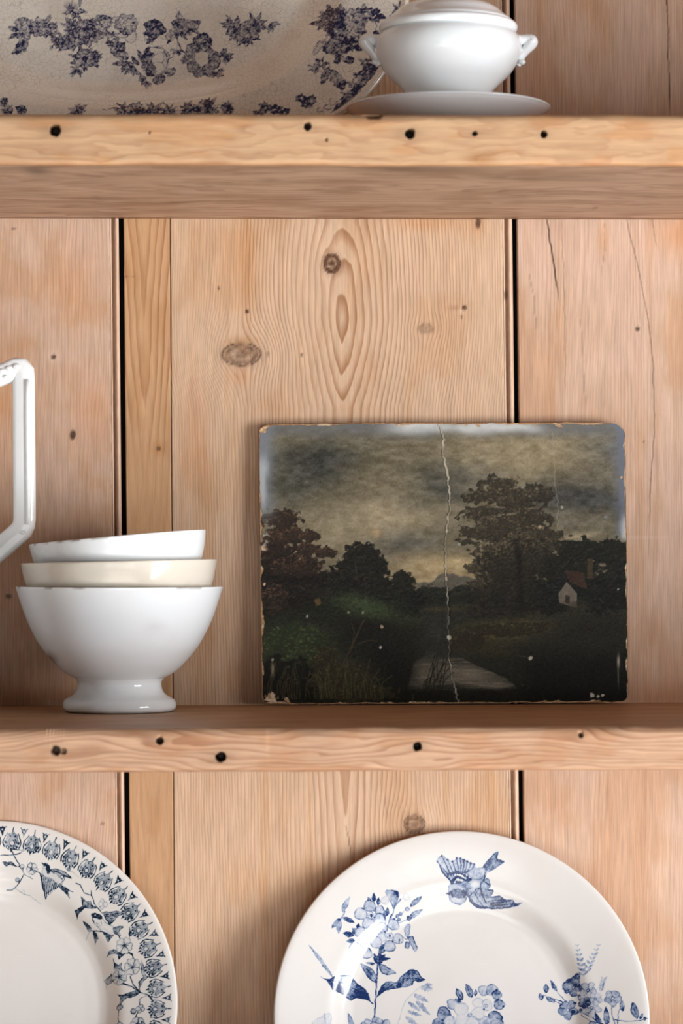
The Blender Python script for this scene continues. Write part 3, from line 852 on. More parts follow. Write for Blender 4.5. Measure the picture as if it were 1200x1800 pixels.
    lay(gt(690, 615, 120, 30, -.1), (92, 84, 50), .95); lay(gt(640, 660, 90, 22, .1), (62, 55, 34), .7); lay(gt(760, 600, 60, 12), (80, 72, 40), .7)
    lay(gt(960, 610, 110, 20), (36, 34, 24), .8)
    # water
    wl = np.interp(Y, [560, 600, 680, 700, 760, 800], [478, 470, 478, 445, 430, 425]); wr = np.interp(Y, [560, 600, 660, 700, 745, 775, 800], [570, 545, 540, 600, 700, 735, 600])
    water = sstep(-5, 5, X - wl) * sstep(5, -5, X - wr) * sstep(555, 575, Y) * sstep(790, 765, Y)
    lay(water, (40, 42, 37)); lay(water * g(470, 735, 45, 45), (112, 105, 88), .95); lay(water * g(600, 735, 100, 30, .15), (118, 110, 92), .95); lay(water * g(660, 765, 60, 10), (124, 116, 98), .6)
    lay(water * gt(505, 610, 22, 36), (56, 58, 52), .6); lay(water * sstep(.5, .7, fbm(X / 40, Y / 4, 103, 3)) * sstep(680, 700, Y), (132, 124, 104), .5)
    lay(sstep(765, 790, Y), (24, 26, 21), .85)
    # lower right darkness, lower left bushes
    lay(sstep(640, 720, Y) * sstep(700, 800, X), (19, 21, 17), .9)
    lay(g(380, 715, 75, 75), (20, 20, 17), .98); lay(g(300, 640, 70, 50), (22, 22, 18), .8)
    lay(gt(110, 665, 115, 75), (64, 74, 50), .85); lay(gt(235, 745, 90, 52), (78, 73, 50), .8); lay(g(85, 750, 55, 55), (34, 34, 28), .8)
    crown([(110, 640, 90, 50), (150, 690, 80, 60)], 16, [(44, 54, 32), (84, 100, 58), (60, 70, 42)], (4, 8))
    crown([(60, 740, 40, 60), (130, 745, 60, 50)], 14, [(22, 22, 18), (40, 38, 28), (30, 30, 22)], (5, 9))
    crown([(240, 750, 80, 46), (200, 700, 40, 50), (300, 785, 90, 24)], 14, [(48, 45, 30), (92, 84, 54), (66, 62, 40)], (3, 7))
    crown([(320, 545, 80, 16), (400, 575, 50, 12)], 8, [(44, 54, 34), (84, 100, 60), (60, 70, 42)], (2, 5), ragged=1.0, solid=.3)
    crown([(690, 612, 110, 16), (600, 640, 50, 24), (770, 600, 60, 10)], 12, [(44, 40, 26), (86, 78, 46), (60, 56, 36)], (3, 6))
    def line(pts, w, c, a=.9):
        P = ocurve(np.array(pts, float), 6)
        m = np.full(X.shape, 1e9); x0, x1 = P[:, 0].min() - 8, P[:, 0].max() + 8; y0, y1 = P[:, 1].min() - 8, P[:, 1].max() + 8
        jj = np.where((Y[:, 0] > y0) & (Y[:, 0] < y1))[0]; ii = np.where((X[0] > x0) & (X[0] < x1))[0]
        if not len(ii) or not len(jj): return
        sl = (slice(jj[0], jj[-1] + 1), slice(ii[0], ii[-1] + 1)); xx, yy = X[sl], Y[sl]; m = np.full(xx.shape, 1e9)
        for k in range(len(P) - 1): m = np.minimum(m, Canvas.segd(xx, yy, P[k], P[k + 1])[0])
        k = (np.clip(1 - (m - w * .5) / 1.2, 0, 1) * a)[..., None]
        img[sl] = img[sl] * (1 - k) + np.array(c, float) * k
    for k in range(16):      # reeds by the water
        x = 462 + rs.rand() * 60; line([(x, 805), (x + 4 + rs.rand() * 12, 755), (x + 8 + rs.rand() * 40, 680 + rs.rand() * 70)], 1.2, (26, 26, 20), .7)
    for k in range(60):      # grasses in the corner bush
        x = 40 + rs.rand() * 330; line([(x, 800), (x - 8 + rs.rand() * 14, 760), (x - 20 + rs.rand() * 45, 690 + rs.rand() * 60)], 1.6, (86, 84, 50) if rs.rand() > .4 else (40, 46, 28), .5)
    line([(240, 720), (270, 660), (300, 595), (312, 580)], 3, (66, 56, 36), .8); line([(270, 660), (310, 640), (345, 640)], 2.4, (66, 56, 36), .7); line([(268, 665), (280, 620), (272, 590)], 2, (66, 56, 36), .7)
    # blue-grey and whitish border and fine grain
    img += ((vnoise(X / 3.2, Y / 3.2, 84) - .5) * 13 + (fbm(X / 2.2, Y / 2.2, 85, 2) - .5) * 14)[..., None]
    img *= (.93 + .14 * fbm(X / 26, Y / 24, 86, 3))[..., None]
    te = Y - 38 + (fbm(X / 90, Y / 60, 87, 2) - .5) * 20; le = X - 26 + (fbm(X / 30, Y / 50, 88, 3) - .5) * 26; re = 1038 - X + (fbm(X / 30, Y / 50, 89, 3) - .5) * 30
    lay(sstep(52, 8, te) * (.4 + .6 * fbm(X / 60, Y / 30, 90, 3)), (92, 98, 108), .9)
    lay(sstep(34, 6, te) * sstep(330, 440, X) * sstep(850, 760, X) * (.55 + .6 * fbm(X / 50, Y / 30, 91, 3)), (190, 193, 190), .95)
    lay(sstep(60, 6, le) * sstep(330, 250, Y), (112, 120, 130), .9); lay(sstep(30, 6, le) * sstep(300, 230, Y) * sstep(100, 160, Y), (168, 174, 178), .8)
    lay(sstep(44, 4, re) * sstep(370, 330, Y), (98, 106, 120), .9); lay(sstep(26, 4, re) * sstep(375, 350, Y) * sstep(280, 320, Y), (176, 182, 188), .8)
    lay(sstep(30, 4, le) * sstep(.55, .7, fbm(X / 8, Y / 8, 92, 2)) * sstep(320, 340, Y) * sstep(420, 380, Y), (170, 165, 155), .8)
    # edge chips down to the board, specks, the long vertical crack
    ed = np.minimum(np.minimum(X - 24, 1039 - X), np.minimum(Y - 35, 813 - Y))
    chip = sstep(4.0, 1.5, ed + (fbm(X / 34, Y / 34, 93, 4) - .34) * 20)
    for (x, y, r) in ((30, 45, 14), (45, 800, 18), (32, 480, 5), (34, 380, 6), (1030, 190, 5), (870, 40, 8), (640, 38, 6), (90, 803, 8)):
        chip = np.maximum(chip, sstep(1.1, .7, np.hypot(X - x, Y - y) / r + (fbm(X / 6, Y / 6, 94, 2) - .5) * .9))
    lay(chip, (176, 136, 96), .95); lay(chip * sstep(.5, .65, fbm(X / 7, Y / 7, 95, 2)), (216, 196, 164), .8)
    ck = np.interp(Y, [35, 70, 110, 160, 215, 270, 320, 380, 440, 500, 560, 620, 680, 740, 813], [530, 534, 532, 540, 548, 549, 540, 535, 535, 540, 541, 543, 543, 548, 568]) + (fbm(Y / 9, Y * 0, 96, 3) - .5) * 9
    cd = np.abs(X - ck - 1)
    lay(sstep(2.4, 1.0, np.abs(X - ck + 2.5)), (30, 28, 24), .45)
    wd = .9 + 2.4 * sstep(.62, .85, vnoise(Y / 12, Y * 0 + 3, 97))
    lay(sstep(wd + 1, wd * .5, cd) * (.45 + .55 * sstep(.3, .6, vnoise(Y / 22, Y * 0, 98))), (186, 176, 154), .9)
    relief = -.00025 * np.exp(-((X - ck) / 4) ** 2) - .0003 * chip
    c2 = np.interp(Y, [60, 150, 260, 340], [838, 842, 850, 850]) + (fbm(Y / 12, Y * 0, 99, 2) - .5) * 8
    lay(sstep(1.6, .6, np.abs(X - c2)) * sstep(345, 330, Y) * sstep(50, 60, Y), (150, 142, 120), .5)
    for (x, y, r, c) in ((770, 690, 6, (190, 184, 168)), (357, 600, 5, (180, 160, 130)), (150, 570, 5, (150, 150, 140)), (265, 560, 4, (130, 130, 110)), (305, 560, 4, (130, 130, 110)), (352, 657, 4, (190, 190, 180)),
                         (800, 326, 5, (170, 140, 110)), (940, 795, 7, (190, 184, 170)), (957, 799, 4, (190, 184, 170)), (970, 796, 4, (190, 184, 170)), (862, 272, 4, (160, 158, 140)), (575, 372, 5, (150, 145, 125)), (543, 632, 6, (196, 190, 172)),
                         (180, 530, 10, (96, 78, 40)), (52, 690, 4, (180, 170, 150)), (1015, 500, 3, (140, 140, 130)), (985, 300, 4, (110, 116, 124))):
        lay(sstep(1.2, .7, np.hypot(X - x, Y - y) / r + (fbm(X / 4, Y / 4, 100, 2) - .5) * .8), c, .9)
    lay(g(1015, 700, 4, 18), (176, 168, 150), .95); lay(g(52, 715, 5, 20), (170, 150, 120), .7); lay(g(1014, 740, 2, 30), (150, 140, 120), .6)
    # scratches
    for k in range(26):
        x, y = 40 + rs.rand() * 980, 50 + rs.rand() * 740; L = 6 + rs.rand() * 22; a = rs.rand() * pi
        line([(x, y), (x + cos(a) * L * .5 + 1, y + sin(a) * L * .5), (x + cos(a) * L, y + sin(a) * L)], .8, (150, 144, 124), .25)
    lum = img.mean(-1, keepdims=True); img = lum + (img - lum) * .82 + np.array([1.5, 0.0, -1.0])
    img = 128 + (img - 128) * 1.04 + 3
    img = np.clip(img, 6, 255)
    return img, relief + (fbm(X / 5, Y / 5, 101, 3) - .5) * .00016

def build_painting():
    nx, ny = 560, 430
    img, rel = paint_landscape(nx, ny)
    # outline rows with rounded, worn corners
    v = np.linspace(0, 1, ny); Hpx, Wpx, rc = 493.0, 643.0, 15.0
    def inset(vpx, r):
        a = np.clip(r - vpx, 0, r); return r - np.sqrt(np.maximum(r * r - a * a, 0))
    yy = v * Hpx
    wl = inset(yy, rc) + inset(Hpx - yy, 10) + (fbm(yy / 22, yy * 0, 111, 4) - .5) * 2.4 + 1.0
    wr = inset(yy, 24) + inset(Hpx - yy, 12) + (fbm(yy / 22, yy * 0 + 7, 112, 4) - .5) * 2.4 + 1.0
    u = np.linspace(0, 1, nx)
    topw = 2.5 + (fbm(u * 26, u * 0, 113, 4) - .5) * 3.5; botw = 1.5 + (fbm(u * 40, u * 0 + 9, 114, 3) - .5) * 3
    lpx = wl[:, None] + u[None] * (Wpx - wl - wr)[:, None]
    vpx = yy[:, None] + (topw[None] * (1 - v)[:, None] ** 20) - botw[None] * v[:, None] ** 20
    lean_x = 0.0125
    def place(lp, vp, dd):
        px = 455 + lp + lean_x * (vp - 0) * 1.0
        py = 745 + vp * 1.0 - lp * (4.0 / 643)
        d = 0.0085 + 0.006 * vp / Hpx + dd
        return W(px, py, d)
    front = place(lpx, vpx, rel)
    base = W(778, 1236, 0.012)
    pt = thing('oil_painting', base, 'small dark landscape oil painting on worn unframed board, leaning behind the shelf', 'painting')
    pt['label'] = 'small dark unframed landscape painting with worn edges, leaning against the back boards'
    m, nt, b = new_mat('oil_paint'); t = NT(nt)
    t.link(t.attr('paint', 'Color'), b.inputs['Base Color'])
    b.inputs['Roughness'].default_value = .38; b.inputs['Specular IOR Level'].default_value = .16
    co = t.n('ShaderNodeTexCoord').outputs['Object']
    t.bump(t.noise(co, 900, 3, .6), .12, .0004, b)
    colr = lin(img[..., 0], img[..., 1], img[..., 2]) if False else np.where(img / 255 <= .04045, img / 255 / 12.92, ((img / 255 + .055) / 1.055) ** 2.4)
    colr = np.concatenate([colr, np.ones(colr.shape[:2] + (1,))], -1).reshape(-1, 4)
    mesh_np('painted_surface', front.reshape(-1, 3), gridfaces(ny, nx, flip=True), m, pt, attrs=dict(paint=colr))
    # the board itself, a little proud all round
    card, nt, b = new_mat('old_millboard'); t = NT(nt)
    co = t.n('ShaderNodeTexCoord').outputs['Object']
    c = t.ramp(t.noise(co, 260, 4, .65), [(.3, lin4(96, 62, 38)), (.55, lin4(178, 132, 88)), (.75, lin4(205, 172, 130))])
    t.link(c, b.inputs['Base Color']); b.inputs['Roughness'].default_value = .85
    ns = 4
    ring = []
    L = np.stack([lpx[:, 0] - 1.4, vpx[:, 0]], -1)[::-1][::ns]; T = np.stack([lpx[0], vpx[0] - 1.4], -1)[::ns]
    R = np.stack([lpx[:, -1] + 1.4, vpx[:, -1]], -1)[::ns]; B = np.stack([lpx[-1], vpx[-1] + 1.4], -1)[::-1][::ns]
    ring = np.vstack([L, T, R, B]); k = len(ring)
    a = place(ring[:, 0], ring[:, 1], -.0007); bk = place(ring[:, 0], ring[:, 1], -.0045)
    a0 = place(ring[:, 0], ring[:, 1], -.0002)
    cen = ring.mean(0); inn = cen + (ring - cen) * .992; ain = place(inn[:, 0], inn[:, 1], -.0004)
    V = np.vstack([ain, a0, a, bk]); f = [gridfaces(4, k, wrap=True), (np.arange(k) + 3 * k)[None]]
    mesh_np('board', V, f, card, pt, smooth=False)
build_painting()

# ------------------------------------------------------------------ three footed bowls
white_glaze = glaze_mat('white_ironstone', lin4(244, 247, 248), stain=lin4(234, 230, 220), stain_amt=.3, rough=.12)
cream_glaze = glaze_mat('cream_ironstone', lin4(232, 223, 208), stain=lin4(206, 192, 172), stain_amt=.7, rough=.12)
cool_glaze = glaze_mat('cool_white_ironstone', lin4(234, 236, 236), stain=lin4(226, 223, 214), stain_amt=.3, rough=.11)

BD = 0.0735; BY = YB - BD; bs = BY / F_PX          # metres per px at the bowls
bx = (210 - 600) * bs; zt = CZ + Z_LT              # shelf top
# the lower shelf is tilted a touch: height of its top under the bowls
def shelf_top(px): return zt + (px - 600) * 6.0 / 1200.0 / SF
bz = shelf_top(210) + .0002
def dirt_bowl(v):
    n = fbm(v[:, 0] * 400 + 5, v[:, 2] * 400, 121, 3); ang = np.arctan2(v[:, 1], v[:, 0])
    h = v[:, 2] / bs
    spot = np.exp(-(((v[:, 0] / bs + 116) / 12) ** 2 + ((h - 92) / 11) ** 2)) * (v[:, 1] < .02) * .75
    spot = spot + .10 * np.exp(-(((v[:, 0] / bs - 70) / 16) ** 2 + ((h - 150) / 12) ** 2)) * (v[:, 1] < 0)
    rim = np.exp(-((h - 218) / 1.6) ** 2) * sstep(.60, .72, vnoise(ang * 9, ang * 0, 122)) * .7
    foot = np.exp(-((h - 2) / 3) ** 2) * .35
    return dict(dirt=np.clip((spot + rim + foot) * (.5 + n), 0, 1))

outer = [(90, 0), (95, 1), (98.5, 5), (99.5, 10), (98.5, 16), (95, 21), (88, 25), (80.5, 30), (75.5, 37), (73.5, 46), (74, 52), (77, 57), (79.5, 59)]
o1 = thing('footed_bowl', (bx, -BD, bz), 'white footed bowl at the bottom of the stack, standing on the shelf', 'bowl', 'stacked bowls on the middle shelf')
ft = smooth_prof(outer, 5)
ft = np.vstack([[[1e-5, 6]], [[70, 6]], [[82, 2]], ft, [[60, 62]], [[1e-5, 62]]])
lathe('foot', ft * bs, bx, -BD, bz, white_glaze, o1, seg=160, attrs_fn=dirt_bowl)
body = [(76, 57.2), (84, 61), (96, 68), (108, 78), (121, 92), (137, 112), (150, 134), (161, 157), (170, 181), (177, 203), (181.5, 217)]
inner = [(178, 217.5), (173, 203), (166, 182), (157, 158), (146, 136), (132, 115), (116, 96), (100, 82), (80, 72), (50, 67), (20, 66), (1e-5, 66)]
bp = np.vstack([smooth_prof(body, 5), [[181.3, 218.4], [180.2, 219], [179, 218.6]], smooth_prof(inner, 4)])
bp = np.vstack([[[1e-5, 60.5]], [[70, 58.5]], bp])
lathe('body', bp * bs, bx, -BD, bz, white_glaze, o1, seg=192, attrs_fn=dirt_bowl)

def nest_bowl(cxpx, rim_y, rr, tilt_deg, mat, label, hh, zoff, dirt):
    """nested bowl: rim radius rr and height hh in px, the foot hidden inside the bowl below"""
    s = bs
    out = [(40, 0), (47, 1), (48, 6), (44, 12), (43, 18), (52, 24)]
    out += [(rr * .50, hh * .18), (rr * .66, hh * .30), (rr * .80, hh * .48), (rr * .895, hh * .66), (rr * .953, hh * .80), (rr * .985, hh * .92), (rr, hh)]
    out = smooth_prof(out, 5)
    inn = [(rr - 4, hh + .4), (rr * .985 - 5, hh * .90), (rr * .953 - 5, hh * .79), (rr * .88 - 5, hh * .66), (rr * .78 - 6, hh * .50), (rr * .6, hh * .32), (rr * .4, hh * .24), (20, hh * .20), (1e-5, hh * .20)]
    p = np.vstack([[[1e-5, 5]], [[30, 5]], out, [[rr - .4, hh + 1.6], [rr - 1.8, hh + 2.2], [rr - 3.2, hh + 1.7]], smooth_prof(inn, 4)])
    cx = (cxpx - 600) * s; base = CZ + (HOR - rim_y) * s - hh * s
    o = lathe('bowl', p * s, cx, -BD, base, mat, None, seg=192, loc=(cx, -BD, base), tilt=(radians(tilt_deg), hh * s), attrs_fn=dirt)
    return tag(o, label, 'bowl', 'stacked bowls on the middle shelf')
def dirt_cream(v):
    h = v[:, 2] / bs; ang = np.arctan2(v[:, 1], v[:, 0])
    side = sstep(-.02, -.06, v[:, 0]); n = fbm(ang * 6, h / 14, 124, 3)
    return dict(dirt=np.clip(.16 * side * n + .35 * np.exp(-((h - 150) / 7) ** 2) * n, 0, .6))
def dirt_top(v):
    h = v[:, 2] / bs; ang = np.arctan2(v[:, 1], v[:, 0]); n = fbm(ang * 7, h / 18, 126, 3)
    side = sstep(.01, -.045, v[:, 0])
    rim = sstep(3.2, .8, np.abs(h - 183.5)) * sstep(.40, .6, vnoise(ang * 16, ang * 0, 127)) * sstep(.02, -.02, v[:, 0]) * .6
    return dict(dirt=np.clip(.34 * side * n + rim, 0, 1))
nest_bowl(209, 988.5, 171.5, 1.3, cream_glaze, 'cream crazed bowl in the middle of the stack', 193, 0, dirt_cream)
nest_bowl(206.5, 946, 155.5, 5.0, white_glaze, 'tilted white bowl with a chipped brown rim on top of the stack', 182, 0, dirt_top)

# ------------------------------------------------------------------ white jug whose handle reaches into the picture
JD = 0.070; JY = YB - JD; js = JY / F_PX
jx = (-235 - 600) * js; jz = shelf_top(-235) + .0002
jug = thing('jug', (jx, -JD, jz), 'tall white ironstone jug whose angular handle shows beside the bowls', 'jug')
H = 640
jp = smooth_prof([(112, 0), (122, 3), (124, 12), (112, 22), (104, 34), (118, 70), (150, 140), (168, 220), (166, 290), (146, 370), (120, 450), (108, 520), (112, 590), (122, 650)], 5)
ji = smooth_prof([(116, 650), (104, 590), (100, 520), (112, 450), (138, 370), (158, 290), (160, 220), (142, 140), (100, 70), (40, 44), (1e-5, 42)], 4)
prof = np.vstack([[[1e-5, 8]], [[95, 8]], jp, [[119, 653]], ji])
a = np.linspace(0, 2 * pi, 96, endpoint=False)
Rr = np.repeat(prof[:, :1], 96, 1); Hh = np.repeat(prof[:, 1:], 96, 1)
pull = np.exp(-(((a - pi + pi) % (2 * pi) - pi) / .45) ** 2)[None] * sstep(500, 650, Hh)
V = np.stack([Rr * np.cos(a) - 0, Rr * np.sin(a), Hh + 40 * pull], -1)
V[..., 0] -= 75 * pull * (np.cos(a)[None] < 0)
V = V.reshape(-1, 3) * js + np.array([jx, -JD, jz])
mesh_np('body', V, gridfaces(len(prof), 96, wrap=True), cool_glaze, jug)
hp = np.array([(-122, 692), (-60, 678), (-6, 661.5), (14, 655), (28, 648.5), (36, 649), (40.5, 655), (41.5, 668), (41.8, 700), (42, 760), (42.5, 820), (43, 880), (43, 912), (42, 922), (38, 931), (30, 939), (2, 963), (-40, 999), (-84, 1037)], float)
path = W(hp[:, 0], hp[:, 1], JD)
def hsec(t):
    # ridged oval with a raised central rib
    th = np.linspace(0, 2 * pi, 32, endpoint=False)
    r = 1 / (np.abs(np.cos(th)) ** 3.2 + np.abs(np.sin(th)) ** 3.2) ** (1 / 3.2) + .03 * np.cos(8 * th)
    k = 1.0
    return np.stack([19.5 * k * r * np.cos(th), 16 * r * np.sin(th) + 0], -1) * js
V, fs = sweep(path, hsec, mitre=True)
hd = mesh_np('handle', V, fs, cool_glaze, jug)
# moulded bead line along the outside of the handle
k0 = [i for i in range(len(hp)) if 660 < hp[i, 1] < 930 and hp[i, 0] > 30]
pp = W(hp[k0, 0] + 6, hp[k0, 1], JD + .0062)
def rib(t):
    th = np.linspace(0, 2 * pi, 12, endpoint=False); return np.stack([4 * np.cos(th), 3.2 * np.sin(th)], -1) * js
V, fs = sweep(pp, rib)
mesh_np('handle_rib', V, fs, cool_glaze, jug)
# leaf sprig moulded on the handle's upper corner
for i, (qx, qy, r) in enumerate(((4, 652, 5), (16, 647, 5), (29, 644, 6), (10, 662, 4), (40, 936, 5))):
    c = W(qx, qy, JD + .0062)
    th = np.linspace(0, 2 * pi, 12, endpoint=False); ph = np.linspace(0.02, pi - .02, 7)
    S = np.stack([np.sin(ph)[:, None] * np.cos(th) * 1.25, np.sin(ph)[:, None] * np.sin(th) * .45, np.cos(ph)[:, None] * .8 + 0 * th], -1).reshape(-1, 3) * r * js + c
    mesh_np('moulded_leaf', S, gridfaces(7, 12, wrap=True, flip=True), cool_glaze, jug)

# ------------------------------------------------------------------ saucer and little tureen
TD = 0.160; TY = YB - TD; ts = TY / F_PX
tz = CZ + Z_UT + (-(787 - 600) * 2.0 / 1200 / SF) + .0003
sx_ = (787.5 - 600) * ts
rimh = (HOR - 191) * ts + CZ - tz            # height of the saucer rim above the shelf
Rs = 179.5 * ts
sp = [(1e-5, .004), (.30, .004), (.40, .0012), (.45, 0.0), (.49, .0012), (.54, .004), (.70, rimh * .40), (.85, rimh * .68), (.95, rimh * .87), (.985, rimh * .955), (1.0, rimh * .985), (.997, rimh * 1.0 + .0006),
      (.98, rimh * 1.0 + .0008), (.94, rimh * .97), (.80, rimh * .72), (.62, rimh * .46), (.50, .0062), (.3, .0060), (1e-5, .0060)]
sp = [(r * Rs, h) for r, h in sp]
sau = lathe('saucer', smooth_prof(sp, 4), sx_, -TD, tz, white_glaze, None, seg=160, loc=(sx_, -TD, tz))
tag(sau, 'white ceramic stand plate under the small tureen on the top shelf', 'saucer')
tb = tz + .0064
tur = thing('tureen', (sx_, -TD, tb), 'small white lidded tureen with two side handles, standing on its plate', 'tureen')
def hpx(y): return (HOR - y) * ts + CZ - tb
bprof = [(62, 1.0), (66, None)]
pts = [(167, 72), (149, 89), (138, 101), (127, 111), (104.5, 125), (90, 129), (78, 128.5), (68, 125), (60, 119), (56, 114)]
foot_top = hpx(167) / ts
prof = [(58, 0), (63, .5), (65, 4), (62, 9), (59, foot_top * .45), (63, foot_top * .8)] + [(r, hpx(y) / ts) for y, r in pts]
pp = smooth_prof(prof, 5)
inn = np.array([(109, hpx(56) / ts), (112, hpx(70) / ts), (118, hpx(90) / ts), (104, hpx(125) / ts), (60, hpx(165) / ts), (1e-5, hpx(170) / ts)])
full = np.vstack([[[1e-5, 5]], [[50, 5]], pp, inn])
lathe('body', full * ts, sx_, -TD, tb, white_glaze, tur, seg=160)
lid = [(112, hpx(57)), (119, hpx(56)), (121.5, hpx(51)), (121, hpx(46)), (117, hpx(42)), (113.5, hpx(41.5)), (112, hpx(38)), (108, hpx(34.5)), (103, hpx(31)), (97, hpx(26)), (88, hpx(18)), (76, hpx(11)), (58, hpx(5)), (40, hpx(1)), (24, hpx(-2)), (18, hpx(-6)), (16, hpx(-12)), (22, hpx(-20)), (26, hpx(-28)), (20, hpx(-36)), (1e-5, hpx(-38))]
lid = [(r, h / ts) for r, h in lid]
k_ = 15
lo = np.vstack([smooth_prof(lid[:k_], 5)]); lo = np.vstack([[[1e-5, hpx(50) / ts]], [[100, hpx(50) / ts]], lo, [[1e-5, hpx(-2) / ts]]])
lo_ob = lathe('lid', lo * ts, sx_, -TD, tb, white_glaze, tur, seg=160)
kn = np.vstack([[[1e-5, hpx(0) / ts]], smooth_prof(lid[k_ - 1:], 5)])
kb = lathe('knob', kn * ts, sx_, -TD, tb, white_glaze, None, seg=64, loc=(sx_, -TD, tb))
kb.parent = lo_ob; kb.location = (0, 0, 0)
# moulded leaves round the knob
for k in range(8):
    aa = 2 * pi * k / 8 + .2
    c = np.array([sx_ + 30 * ts * cos(aa), -TD + 30 * ts * sin(aa), tb + hpx(1.0)])
    th = np.linspace(0, 2 * pi, 12, endpoint=False); ph = np.linspace(.02, pi - .02, 7)
    S = np.stack([np.sin(ph)[:, None] * np.cos(th) * 14, np.sin(ph)[:, None] * np.sin(th) * 7, np.cos(ph)[:, None] * 5 + 0 * th], -1).reshape(-1, 3)
    S = np.stack([S[:, 0] * cos(aa) - S[:, 1] * sin(aa), S[:, 0] * sin(aa) + S[:, 1] * cos(aa), S[:, 2] + (-S[:, 0]) * .12], -1) * ts + c
    lf = mesh_np('knob_leaf', S, gridfaces(7, 12, wrap=True, flip=True), white_glaze, None, loc=(sx_, -TD, tb))
    lf.parent = lo_ob; lf.location = (0, 0, 0)
for s in (1, -1):
    q = np.array([(116, 73), (128, 71), (138, 69.5), (145, 71), (146, 76), (140, 84), (133, 92), (128, 101), (124.5, 109), (121, 115)], float)
    q = smooth_prof(q, 5)
    path = np.stack([sx_ + s * q[:, 0] * ts, np.full(len(q), -TD), CZ + (HOR - q[:, 1]) * ts], -1)
    def tsec(t):
        th = np.linspace(0, 2 * pi, 18, endpoint=False)
        r = 7.6 + 2.2 * np.exp(-((t - .40) / .14) ** 2) - 2.2 * sstep(.55, .9, t) + 3.0 * np.exp(-(t / .12) ** 2)
        return np.stack([r * 1.15 * np.cos(th), r * 1.8 * np.sin(th)], -1) * ts
    V, fs = sweep(path, tsec)
    mesh_np('handle', V, fs, white_glaze, tur)
    for qx, qy, r in ((120, 71, 8), (126, 92, 6), (129, 112, 6)):
        c = np.array([sx_ + s * qx * ts, -TD - .006, CZ + (HOR - qy) * ts])
        th = np.linspace(0, 2 * pi, 12, endpoint=False); ph = np.linspace(.02, pi - .02, 7)
        S = np.stack([np.sin(ph)[:, None] * np.cos(th), np.sin(ph)[:, None] * np.sin(th) * 1.2, np.cos(ph)[:, None] * .8 + 0 * th], -1).reshape(-1, 3) * r * ts + c
        mesh_np('handle_scroll', S, gridfaces(7, 12, wrap=True, flip=True), white_glaze, tur)

# ------------------------------------------------------------------ printed plates on the bottom shelf
PLATE_PROF = [(0.0, -.0175), (.30, -.0178), (.50, -.0172), (.58, -.0165), (.62, -.0150), (.66, -.0120), (.695, -.0092), (.72, -.0080), (.76, -.0068), (.82, -.0048), (.88, -.0028), (.93, -.0012), (.965, -.0002), (.982, .0002), (.992, -.0001)]
def dinner_plate(name, cx, cy, Rpx, dc, lean, canvas, mat, vis, label, fore, ns_vis, nrings, r_in):
    Y = YB - dc; R = Rpx * Y / F_PX; C = W(cx, cy, dc)
    L = radians(lean)
    ex = np.array([1, 0, 0]); eu = np.array([0, sin(L), cos(L)]); en = np.array([0, -cos(L), sin(L)])
    a0, a1 = radians(vis[0]), radians(vis[1])
    ang = np.concatenate([np.linspace(a0, a1, ns_vis, endpoint=False), np.linspace(a1, a0 + 2 * pi, 150, endpoint=False)])
    rr = np.concatenate([np.linspace(0.0008, r_in, 14, endpoint=False), np.linspace(r_in, .992, nrings)])
    pr = np.array(PLATE_PROF)
    # smooth the profile
    fine = np.linspace(0, .992, 1200); hf = np.interp(fine, pr[:, 0], pr[:, 1]); ker = np.hanning(61); ker /= ker.sum()
    hs = np.convolve(np.pad(hf, 30, mode='edge'), ker, 'valid')
    hh = np.interp(rr, fine, hs)
    # lip and back
    br = np.array([.9975, 1.0, .9985, .99, .95, .85, .74, .68, .645, .635, .60, .585, .57, .4, .0008])
    bh = np.array([-.0008, -.0019, -.0031, -.0040, -.0052, -.0086, -.0130, -.0180, -.0212, -.0232, -.0232, -.0220, -.0205, -.0212, -.0214])
    R_all = np.concatenate([rr, br]); H_all = np.concatenate([hh, bh])
    RR, AA = np.meshgrid(R_all, ang, indexing='ij')
    HH = np.repeat(H_all[:, None], len(ang), 1)
    V = C + (RR * R * np.cos(AA))[..., None] * ex + (RR * R * np.sin(AA))[..., None] * eu + HH[..., None] * en
    ink = canvas.sample(cx + RR * np.cos(AA) * Rpx, cy - RR * np.sin(AA) * Rpx * fore, 1.1)
    ink[len(rr):] = 0
    dirt = 0.10 * np.exp(-((RR - .65) / .03) ** 2) * fbm(np.cos(AA) * 6, np.sin(AA) * 6, 131, 3)
    dirt[len(rr):len(rr) + 3] = .12
    base = C - R * eu
    o = mesh_np(name, V.reshape(-1, 3), gridfaces(len(R_all), len(ang), wrap=True), mat, None, loc=base, attrs=dict(ink=ink.ravel(), dirt=dirt.ravel()))
    return tag(o, label, 'plate', 'printed plates on the lowest shelf')

